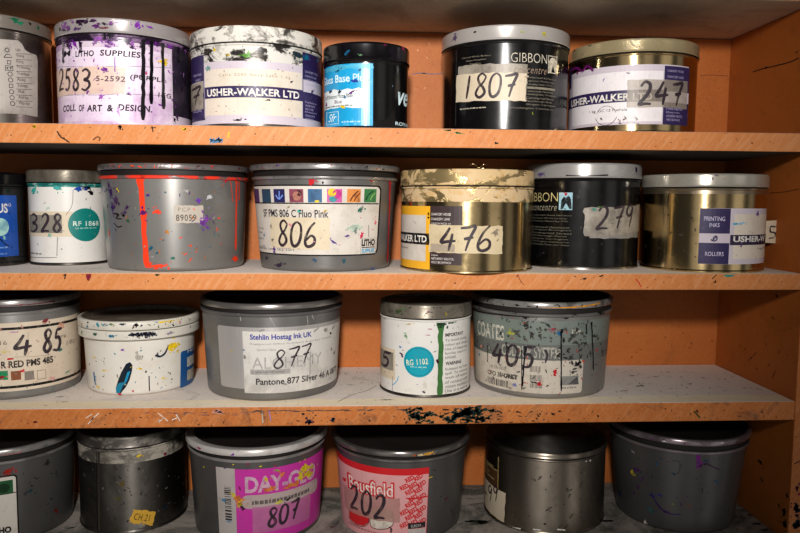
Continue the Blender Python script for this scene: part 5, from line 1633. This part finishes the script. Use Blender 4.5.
a.pixline([(474, 309), (485, 312.5), (500, 314.5), (520, 316), (540, 316.8), (560, 316), (580, 314), (600, 310)], 1.3, DRIPBLACK)
a.build('paint_drip', c.root)
a = c.art(5)
a.splat(526, 324.5, 3.6, gloss('2a2624'), 3, .9, .5, 8); a.splat(532, 334, 2.4, gloss('3a3632'), 4, .6, .3, 8); a.splat(540, 336, 3, gloss('4a4a44'), 5, .7, .3, 8); a.splat(525, 317, 2.4, DRIPBLACK, 6, 1.8, 0, 3); a.splat(545.5, 313.5, 2.2, DRIPBLACK, 7, .7, 0, 3); a.splat(566, 318, 1.8, DRIPBLACK, 8, 1.8, 0, 4); a.splat(511, 333, 3, gloss('a8a84a'), 9, 1.7, -.1, 3); a.splat(559, 333, 2.4, gloss('2a6a9a'), 10, .8, 0, 4); a.splat(562, 331, 2, DRIPBLACK, 18, .8, 0, 4)
a.splat(552, 330, 3.4, gloss('8a6a70'), 11, 1.2, 0, 6); a.splat(553, 329, 1.6, SCARLET, 12, 1.2, 0, 3); a.splat(555, 372, 3, SCARLET, 13, .6, -.3, 3); a.splat(539, 384, 2.6, SCARLET, 14, .7, -.4, 4); a.splat(482, 346, 2.4, gloss('d08a7a'), 15, .8, -.4, 6); a.splat(596, 350, 2, gloss('c04a3a'), 16, 1.2, 0, 6); a.splat(583, 361, 1.6, gloss('c04a3a'), 17, 1.5, 0, 6)
for i, (x, y) in enumerate(((575, 342), (580, 350), (568, 350), (572, 363), (580, 366), (585, 343), (570, 339), (577, 330), (590, 353), (602, 352), (594, 336), (573, 372), (501, 333), (507, 347))):
    a.splat(x, y, 2.3, gloss('3a3a36'), 100 + i, 1.4, .6 * i, 8)
a.splat(577, 364, 3.4, DRIPBLACK, 130, 1.2, .3, 5); a.splat(480, 354, 1.8, gloss('3a8ab0'), 131, 1.2, .3, 2); a.splat(515, 385, 2, gloss('7a7ab0'), 132, 1.4, .3, 3); a.splat(494, 378, 1.4, DRIPBLACK, 133, 1.4, -.6, 3); a.splat(533, 382, 1.6, DRIPBLACK, 134, 2.6, 0, 3)
a.spray(478, 318, 606, 394, 120, [gloss('4a4844'), gloss('2a2826'), gloss('6a6a64'), gloss('b05a4a')], 135, (.3, 1.2))
rr = random.Random(31)
for k in range(34):
    a.splat(rr.gauss(572, 14), rr.gauss(346, 14), rr.uniform(1, 2.6), rr.choice([gloss('3a3a36'), gloss('2a2826'), gloss('55554f')]), 500 + k, rr.uniform(.6, 2), rr.uniform(0, 3), 4)
for k in range(16):
    a.splat(rr.gauss(530, 14), rr.gauss(330, 8), rr.uniform(1, 2.4), rr.choice([gloss('3a3a36'), gloss('55554f')]), 560 + k, rr.uniform(.5, 1), rr.uniform(0, 1), 4)
for k in range(18):
    a.splat(rr.uniform(474, 500), rr.uniform(320, 350), rr.uniform(.8, 2), rr.choice([gloss('5a5a52'), gloss('b0aca0')]), 600 + k, rr.uniform(.5, 1), rr.uniform(0, 1), 4)
a.build('paint_splatter', c.root)
a = c.lid_art(1)
a.pixline([(490, 305), (510, 307.3), (535, 308.3), (560, 308), (585, 306), (600, 303)], 1.6, gloss('d8921c', .3)); a.pixline([(505, 308), (520, 309), (532, 309.3)], 1.2, gloss('d86a1c', .3))
a.spray(478, 300, 608, 309, 24, [DRIPBLACK], 20, (.5, 1.6), aspect=(1.2, 3)); a.build('lid_splatter', c.root)

# ================================================================== bottom row
c = Can('ink_tub', 'dark grey tub with red and green smears on its rim beside the tarnished tin', 'tub', Z4T, (-60, 72), (-70, 80), 452, 458.5, yfront=543, top=(-66, 78.5), bead=465)
c.tub(DARKPL, RIMPL, LIDTOPDK, RIMPL)
a = c.art(1)
a.rect(-40, 477.5, 18.5, 545, BLACK, 0, 4); a.rect(-40, 479, 17, 545, PAPER, 1, 3); a.rect(-8, 481, 13, 494, paint('green_picture', '1f5a30', .4, 0, .7, '0f3018', 80), 2); a.disc(4, 488, 5, flat('16381e'), 3); a.rect(-40, 495.5, 17.5, 496.3, BLACK, 2)
lab = a.build('paper_label', c.root)
a = c.art(4)
a.text('LITHO', -12, 527.5, 11.5, 534, BLACK, 0, .05); a.build('lettering', lab)
a = c.art(2)
a.splat(8, 471, 4, gloss('a8241c'), 3, 1.5, .3, 8); a.splat(56, 511, 3, gloss('6a201c'), 4, .6, .4, 6); a.splat(47, 463, 3, gloss('2a2624'), 5, 1.6, .4, 6); a.splat(30, 491, 2, gloss('1a3a40'), 6, 1.5, .6, 2); a.spray(20, 470, 74, 525, 20, [gloss('3a3636'), gloss('2a2628')], 7, (.4, 1.3)); a.build('paint_splatter', c.root)
a = c.lid_art(1)
a.pixline([(0, 456.2), (12, 454.6), (22, 452.6)], 2, gloss('d0281c')); a.splat(43, 448, 2.6, gloss('1d4a2a'), 3, 2, .4, 4); a.splat(28, 455, 1.6, gloss('2a6a3a'), 4, 2, .3, 3); a.splat(10, 461, 1.4, gloss('2a5a3a'), 5, 2.4, .2, 4); a.build('lid_splatter', c.root)

c = Can('ink_tin', 'tall tarnished dark tin with a small yellow price sticker and vertical seam', 'tin', Z4T, (80, 186.5), (79, 184.5), 437, 447.5, yfront=534)
c.tin(TINDARK, flaky('grimy_lid', '6a6560', .8, '8a847a', .5, .62, 34, .4, '3a3632'), collar=464, collarmat=flaky('pale_grimy_collar', '6a655e', .6, 'a39c90', .42, .55, 40, .45, '7a746a'), lidtop=LIDTOPDK)
a = c.art(1)
a.pixline([(98.5, 449), (99, 490), (99.5, 545)], 2.6, TINOLD, smooth=False); a.pixline([(96.4, 449), (97, 490), (97.6, 545)], .8, BLACK, smooth=False); a.build('seam', c.root)
a = c.art(2)
a.rect(130.5, 510.5, 154.5, 524.5, paint('yellow_sticker', 'd0a53c', .5, 0, .4, 'a07c28', 50), 0, torn=.9, seed=4, tilt=-.32); tp = a.build('price_sticker', c.root, 'small yellow price sticker')
a = c.art(3); a.text('CH.21', 134, 514, 150, 520.5, flat('4a3a1c'), 0, 0, 0, 1.2, -.32); a.build('lettering', tp)
a = c.art(2)
a.splat(139, 455.5, 2, YELLOW, 3, 1.8, .2, 2); a.splat(165, 454, 2, gloss('7a1a3a'), 4, .8, .4, 2); a.splat(122, 484, 3, gloss('6a5a2c'), 5, 1.5, .1, 5); a.splat(118, 499, 2.6, gloss('5a5428'), 6, 1.2, .4, 6); a.splat(165, 507, 3, gloss('1c2834'), 7, 1, .4, 5); a.splat(140, 526, 4, gloss('8a8882'), 8, 1.6, .1, 6); a.splat(90, 490, 2, gloss('3a2024'), 9, 2.4, -.4, 3)
a.spray(84, 466, 184, 530, 50, [gloss('2a2624'), gloss('6a645c'), gloss('4a4440')], 10, (.4, 1.5)); a.build('paint_splatter', c.root)

# --- 807
c = Can('ink_tub', 'grey tub with magenta label numbered 807 splashed with yellow', 'tub', Z4T, (197, 321), (184, 326), 450.5, 457, yfront=538, top=(188.5, 324.5), bead=461.5)
c.tub(DARKPL, paint('pale_rim', 'cfcac6', .35, .3, .4, '6a6460', 40, .2, '3a2a30'), LIDTOPDK, paint('pale_rim_bead', '9a9694', .35, .4, .4, '5a5652', 40), ring=.0075)
a = c.art(1)
MAG = paint('magenta_print', 'c0369c', .35, 0, .25, '92287c', 20, .1, '6a1a5a')
a.rect(218, 468, 320, 540, MAG); a.rect(218, 468, 236, 540, paint('pale_label_strip', 'b0a8a4', .5, 0, .4, '8a827e', 40), 1)
lab = a.build('paper_label', c.root)
a = c.art(3)
a.text('DAY-GLO', 245, 473.5, 314, 490, flat('c9a8b8'), 0, .035)
a.rect(242, 492, 316, 505.5, paint('grey_strip', 'b4a4a0', .5, 0, .5, '8a7a78', 40), 0, 6); a.greek(252, 496.5, 309, 501.5, 1, flat('2a2224'), 1, 15, fill=.85, ragged=.02)
a.barcode(225, 487, 231.5, 520, flat('2a2628'), 0, 5, upright=False)
a.build('lettering', lab)
a = c.art(5)
a.rect(252.5, 503.5, 309, 529, paint('pink_tape', 'cf86b0', .4, 0, .4, 'b0689a', 40, .1, '8a4a7a', alpha=.6), 0, torn=.4); tp = a.build('number_tape', c.root)
a = c.art(7)
a.hand('807', 267, 506, 298, 524, PENINK, 2.4, seed=5, slant=.3, gap=.14, rise=.06); a.build('handwritten_number', tp)
a = c.art(6)
yy = gloss('d8c420', .4); oy = gloss('d07a3c', .45)
a.splat(304, 468, 6, yy, 3, .9, -.6, 5); a.splat(308, 474, 5, yy, 4, .8, .5, 4); a.splat(300, 477, 4, yy, 5, 1, .5, 5); a.splat(311, 467, 3, yy, 6, 1.3, .2, 3); a.splat(289, 486, 4, oy, 7, 1.8, .3, 8); a.splat(270, 489, 4, oy, 8, 1.8, .3, 8); a.splat(282, 474, 3, oy, 9, 1, .6, 6); a.splat(296, 483, 4, oy, 19, 1.4, .6, 6); a.splat(277, 470, 1.8, gloss('8ab03a'), 10, 1.8, 0, 3); a.splat(238, 500, 5, oy, 11, .5, .2, 8); a.splat(239, 504, 4, yy, 12, .6, -.3, 5); a.splat(233, 494, 2.4, yy, 13, 1.4, -.4, 4); a.splat(279, 502, 3, gloss('d8d05a'), 14, 1.6, .1, 5); a.splat(288, 499, 2, DRIPBLACK, 15, 2, .4, 3); a.splat(266, 479, 2.6, gloss('d8b83a'), 16, .6, .2, 4); a.splat(240, 488, 1.5, gloss('5a1a2a'), 17, .4, .2, 2); a.splat(242, 506, 3, DRIPBLACK, 18, .4, .6, 3); a.splat(224, 500, 2, gloss('4a8ab0'), 20, 1.4, 0, 2); a.splat(229, 521, 2, gloss('7aa0c0'), 21, 1.6, 0, 2)
a.spray(190, 463, 320, 470, 12, [gloss('a01a5a'), gloss('5a1a6a'), yy], 22, (.4, 1.1)); a.build('paint_splatter', c.root)
a = c.lid_art(1)
for i, (x, y) in enumerate(((199, 448), (213, 454), (275, 456), (291, 453), (318, 443), (232, 455), (305, 449))):
    a.splat(x, y, 1.8, [gloss('9a1a5a'), gloss('7a1a2a'), VIOLET][i % 3], 40 + i, 1.8, .1 * i, 3)
a.splat(310, 446, 1.4, gloss('3a7ab0'), 50, 1.4, .3, 1); a.build('lid_splatter', c.root)

# --- 202
c = Can('ink_tub', 'grey tub with pink and red label numbered 202', 'tub', Z4T, (342, 459), (332, 471), 452, 458, yfront=541, top=(336, 467), bead=461.5)
c.tub(DARKPL, paint('steel_rim', '8f8a86', .26, .8, .5, '3a3634', 36), LIDTOPDK, paint('steel_bead', '9a9692', .26, .8, .4, '4a4642', 36))
a = c.art(1)
PINK = paint('pink_paper', 'dba4a4', .45, 0, .3, 'c88a8c', 30, .1, 'a06a6c'); RED = paint('red_print', 'cc2228', .4, 0, .2, 'a81a20', 30)
a.rect(325, 467, 427.5, 545, RED, 0, 2); a.rect(325, 473.5, 427, 545, PINK, 1); a.rect(335, 470, 341.5, 526, paint('pale_strip', 'd0bdb4', .5, 0, .4, 'b09c94', 30), 2)
a.pixline([(406, 498), (414, 498.5), (421, 497.5), (427.4, 496)], 1.2, RED, 3)
for r in range(8):
    for q in range(4):
        x, y = 398 + q * 8.6 + (r % 2) * 3.2, 480.5 + r * 6.3 - q * 1.6
        if x < 400 or x > 423.5 or (x < 406 and 496 < y < 502):
            continue
        a.text('RED', x - 1.5, y - 2.3, x + 7.5, y + 2.3, RED, 2, .04, 0, 1, .5)
lab = a.build('paper_label', c.root)
a = c.art(5)
a.text('Bousfield', 348.5, 479.5, 394.5, 496.5, RED, 0, .075); a.text('Bousfield', 350, 481, 393, 494.5, flat('ecdcd4'), 1, .015); a.pixpoly([(343, 477), (346.5, 478.5), (346, 482), (344, 480)], RED)
a.pixpoly([(350, 507), (369, 513), (369, 522), (364, 525.5), (357, 524), (350, 518)], RED); a.pixline([(350, 507), (350, 518), (357, 524.5), (364, 526), (369, 522), (369, 513)], .7, flat('3a1a1a'), 1)
cb = flat('d9d0c4')
a.pixpoly([(370, 511), (376, 508), (386, 508), (393, 511), (393, 524), (387, 528), (377, 528.5), (371, 525)], flat('b8a892')); a.pixpoly([(371, 519), (380, 521), (393, 518), (393, 524), (387, 528), (377, 528.5), (371, 525)], cb, 1); a.pixline([(370.5, 512), (371, 525), (377, 528.6), (387, 528.2), (393, 524), (393, 512)], .7, flat('4a3a30'), 2)
a.rect(408, 522.5, 425, 528, flat('2a2628')); a.text('EUROPA', 411, 524, 421, 527, flat('d0c8c4'), 1); a.pixpoly([(408, 529), (425, 528), (425, 533), (408, 534)], flat('c0b8b4'))
a.greek(350, 529.5, 392, 533, 1, flat('9a5a5a'), 0, 16)
a.build('lettering', lab)
a = c.art(8)
a.rect(346, 495.5, 400, 519, paint('see_through_tape', 'c69a92', .4, 0, .5, 'a87c74', 40, .15, '8a6058', alpha=.6), 0, torn=.4); tp = a.build('number_tape', c.root)
a = c.art(10)
a.hand('202', 351, 490.5, 388, 513.5, PENINK, 2.6, seed=5, slant=.3, gap=.2, rise=-.06); a.build('handwritten_number', tp)
a = c.art(2)
a.splat(430, 477.5, 1, YELLOW, 3, 2.8, .2, 2); a.splat(446, 499, 2, gloss('5a1a24'), 4, 1.4, .5, 4); a.spray(430, 470, 464, 525, 10, [gloss('3a3436'), gloss('5a5656')], 5, (.4, 1.1)); a.splat(391, 530, 2.4, DRIPBLACK, 6, .5, 0, 2); a.build('paint_splatter', c.root)
a = c.lid_art(1)
a.splat(428, 453.5, 3, gloss('d8a030', .35), 3, 2.2, .1, 5); a.splat(420, 455, 2, gloss('d8c49a', .35), 4, 1.8, .1, 4); a.splat(414, 455.5, 1.4, gloss('b05a2a', .35), 5, 2, .1, 4); a.build('lid_splatter', c.root)

# --- dull steel tin
c = Can('ink_tin', 'plain dull steel tin with a brown label and taped number 99', 'tin', Z4T, (484.5, 603.5), (485, 606.5), 454.5, 459.5, yfront=531.5)
c.tin(TINOLD, TINOLD, lidtop=TINDARK, stepped=True)
a = c.art(1)
a.rect(470, 456.5, 498.5, 520, paint('brown_gold_print', '5a3f26', .4, .2, .4, '3a2818', 30)); a.frame(470, 456.5, 498.5, 520, 1, flat('a08a5a'), 1); lab = a.build('paper_label', c.root)
a = c.art(3); a.greek(485, 462, 496, 478, 4, flat('b09a70'), 0, 4); a.build('lettering', lab)
a = c.art(4)
a.rect(476, 483, 505.5, 512, TAPEPALE, 0, torn=.5, tilt=-.05); tp = a.build('number_tape', c.root)
a = c.art(6); 
for ch, x0, x1 in (('-', 485.2, 488), ('9', 488.6, 493), ('9', 493.6, 498.6)):
    a.hand(ch, x0, 485.5, x1, 501, PENINK, 1.6, seed=5, slant=.1, gap=.06)
a.build('handwritten_number', tp)
a = c.art(2)
a.splat(586, 461, 1.1, WHITE, 3, .8, .3, 1); a.splat(590, 460.5, 1.3, WHITE, 4, .6, .4, 1); a.spray(505, 468, 600, 528, 30, [gloss('4a443c'), gloss('5a5248')], 6, (.6, 2.2)); a.splat(545, 524, 1.4, DRIPBLACK, 7, 1, .4, 3); a.build('paint_splatter', c.root)
a = Art(c, 6)
for i, x in enumerate((517, 537, 561)):
    a.pixline([(x - 4, 527.5 + (i > 0) * 1.5), (x + 4, 528.5 + (i > 0) * 1.2)], 1.6, WHITE)
a.build('paint_mark', c.root, 'white chips round the foot')

# --- big grey tub
c = Can('ink_tub', 'plain unlabelled grey tub with purple splashes nearest the side panel', 'tub', Z4T, (616, 733.5), (607, 752), 441.5, 447.5, yfront=532, top=(610, 750), bead=454)
c.tub(DARKPL, paint('maroon_steel_rim', '9c9094', .28, .7, .45, '4a3a40', 36), LIDTOPDK, paint('maroon_steel_bead', '948a8e', .3, .6, .4, '4a3a44', 36))
a = c.art(1)
pv = gloss('7a1a86'); pd = gloss('4a2a5a')
a.pixline([(698, 454), (698.5, 461), (699, 468)], 4.5, pv); a.pixline([(698, 467), (706, 464), (713, 467), (719.5, 469.5)], 2.4, gloss('3a1a3c'), taper=True); a.pixline([(697, 468), (703, 463)], 3, pv)
a.splat(632, 472, 3, gloss('c8b42a'), 3, .8, .5, 3); a.splat(636, 470, 3.4, pd, 4, 1.5, .4, 8); a.splat(642, 479, 2.6, pd, 5, .6, -.4, 8); a.splat(638, 487, 2.4, pd, 6, .7, -.4, 6); a.splat(634, 493, 2.2, pd, 7, .7, -.2, 4); a.splat(620, 494, 3.6, gloss('1c3260'), 8, 1.1, -.3, 4); a.splat(652, 495.5, 2.6, gloss('2a2470'), 9, 1.6, -.2, 3); a.splat(660, 495, 2.2, gloss('3a3a7a'), 10, 2, .1, 3)
a.pixline([(653, 497), (658, 505), (664, 511), (672, 514), (681, 514.5)], 2, gloss('3a1a5a'), taper=True); a.splat(665, 511.5, 2.6, gloss('3a1a5a'), 12, 1.3, 0, 4); a.splat(651, 510, 4, gloss('3a5a5c'), 13, 1.2, 0, 5); a.splat(689, 506, 2, gloss('7a4a44'), 14, 1.6, .1, 3); a.splat(673, 504, 1.3, gloss('9a8a4a'), 15, 1.4, 0, 2); a.splat(716.5, 481.5, 2.6, gloss('24506c'), 16, 1.6, -.6, 3); a.splat(707, 461, 2.8, gloss('3a4a66'), 17, 1.3, .4, 4); a.splat(657, 464, 1.8, gloss('3a5a7a'), 18, .8, .4, 2)
a.pixline([(672, 460.5), (679, 462), (680, 468), (678, 473), (673, 474.5)], .7, gloss('24323a')); a.splat(674, 474, 2, gloss('2a4a5a'), 19, 1.6, 0, 3); a.pixline([(702, 488), (702.5, 493)], .6, DRIPBLACK); a.splat(633, 452, 1.8, gloss('8a8c92'), 20, 1.6, -.3, 3); a.splat(645, 522, 2, WHITE, 21, 1, 0, 3)
a.spray(614, 456, 740, 522, 44, [pd, gloss('3a4a5a'), gloss('3a3638'), gloss('5a5e4a')], 22, (.4, 1.3)); a.build('paint_splatter', c.root)
a = c.lid_art(1)
a.spray(612, 436, 748, 447, 24, [gloss('5a2a4a'), gloss('3a2a30'), gloss('6a1a6a')], 23, (.4, 1.2), aspect=(1.4, 3)); a.splat(664, 441, 1.4, WHITE, 3, 2, 0, 2); a.splat(722, 443, 1.2, WHITE, 4, 2, 0, 2); a.build('lid_splatter', c.root)

# ------------------------------------------------------------------ light, sky, camera
def lamp(name, loc, target, energy, size, spot, blend, col):
    l = bpy.data.lights.new(name, 'SPOT')
    l.energy = energy
    l.shadow_soft_size = size
    l.spot_size = math.radians(spot)
    l.spot_blend = blend
    l.color = col
    o = bpy.data.objects.new(name, l)
    COL.objects.link(o)
    o.location = loc
    o.rotation_euler = (Vector(target) - Vector(loc)).to_track_quat('-Z', 'Y').to_euler()
    return o


lamp('flash_lamp', (-.03, -.78, H + .225), (-.07, .05, H + .11), 39, .035, 78, 1.0, (1, .965, .925))

wd = bpy.data.worlds.new('room_light')
scn.world = wd
wd.use_nodes = True
bg = wd.node_tree.nodes['Background']
wt_ = wd.node_tree
tc_ = wt_.nodes.new('ShaderNodeTexCoord')
sx_ = wt_.nodes.new('ShaderNodeSeparateXYZ')
wt_.links.new(tc_.outputs['Generated'], sx_.inputs[0])


def wmath(op, a, b=0.0):
    n = wt_.nodes.new('ShaderNodeMath')
    n.operation = op
    for i, q in enumerate((a, b)):
        if isinstance(q, (int, float)):
            n.inputs[i].default_value = q
        else:
            wt_.links.new(q, n.inputs[i])
    return n.outputs[0]


# the dim room behind the viewer, with bright bands added for tins to reflect
az = wmath('DIVIDE', wmath('ARCTAN2', sx_.outputs[0], wmath('MULTIPLY', sx_.outputs[1], -1.0)), math.pi)     # 0 behind the viewer
rp = wt_.nodes.new('ShaderNodeValToRGB')
wt_.links.new(wmath('MULTIPLY_ADD', az, .5), rp.inputs[0])
rp.inputs[0].links[0].from_node.inputs[2].default_value = .5
el_ = rp.color_ramp.elements
el_[0].position = 0; el_[0].color = (.02, .02, .02, 1)
el_[1].position = 1; el_[1].color = (.02, .02, .02, 1)
for deg, v in ((-70, .03), (-48, .05), (-38, .55), (-20, .65), (-13, .12), (-6, .12), (2, .6), (12, .5), (18, .1), (26, .12), (34, .75), (48, .7), (54, .1), (60, .06), (66, .3), (74, .25), (80, .03)):
    e = el_.new(.5 + deg / 360)
    v *= .75
    e.color = (v, v, v, 1)
up_ = wt_.nodes.new('ShaderNodeMapRange')
up_.inputs[1].default_value = -.75; up_.inputs[2].default_value = -.5
wt_.links.new(sx_.outputs[2], up_.inputs[0])
dn_ = wt_.nodes.new('ShaderNodeMapRange')
dn_.inputs[1].default_value = .5; dn_.inputs[2].default_value = .2
wt_.links.new(sx_.outputs[2], dn_.inputs[0])
wt_.links.new(wmath('ADD', wmath('MULTIPLY', rp.outputs[0], wmath('MULTIPLY', up_.outputs[0], dn_.outputs[0])), .022), bg.inputs[1])
bg.inputs[0].default_value = (1, .95, .9, 1)

cam = bpy.data.cameras.new('camera')
cam.sensor_width = 36
cam.lens = FPX / 800 * 36
cam.clip_start = .02
co = bpy.data.objects.new('camera', cam)
COL.objects.link(co)
c_, s_ = math.cos(ROLL), math.sin(ROLL)
right = turn(c_, 0, s_)
up = turn(-s_, 0, c_)
fwd = turn(0, 1, 0)
R = Matrix((right, up, -fwd)).transposed()
co.matrix_world = Matrix.Translation(CAM) @ R.to_4x4()
scn.camera = co
scn.view_settings.view_transform = 'Standard'
scn.view_settings.look = 'None'
scn.view_settings.exposure = 0
scn.view_settings.gamma = .91
scn.cycles.max_bounces = 8
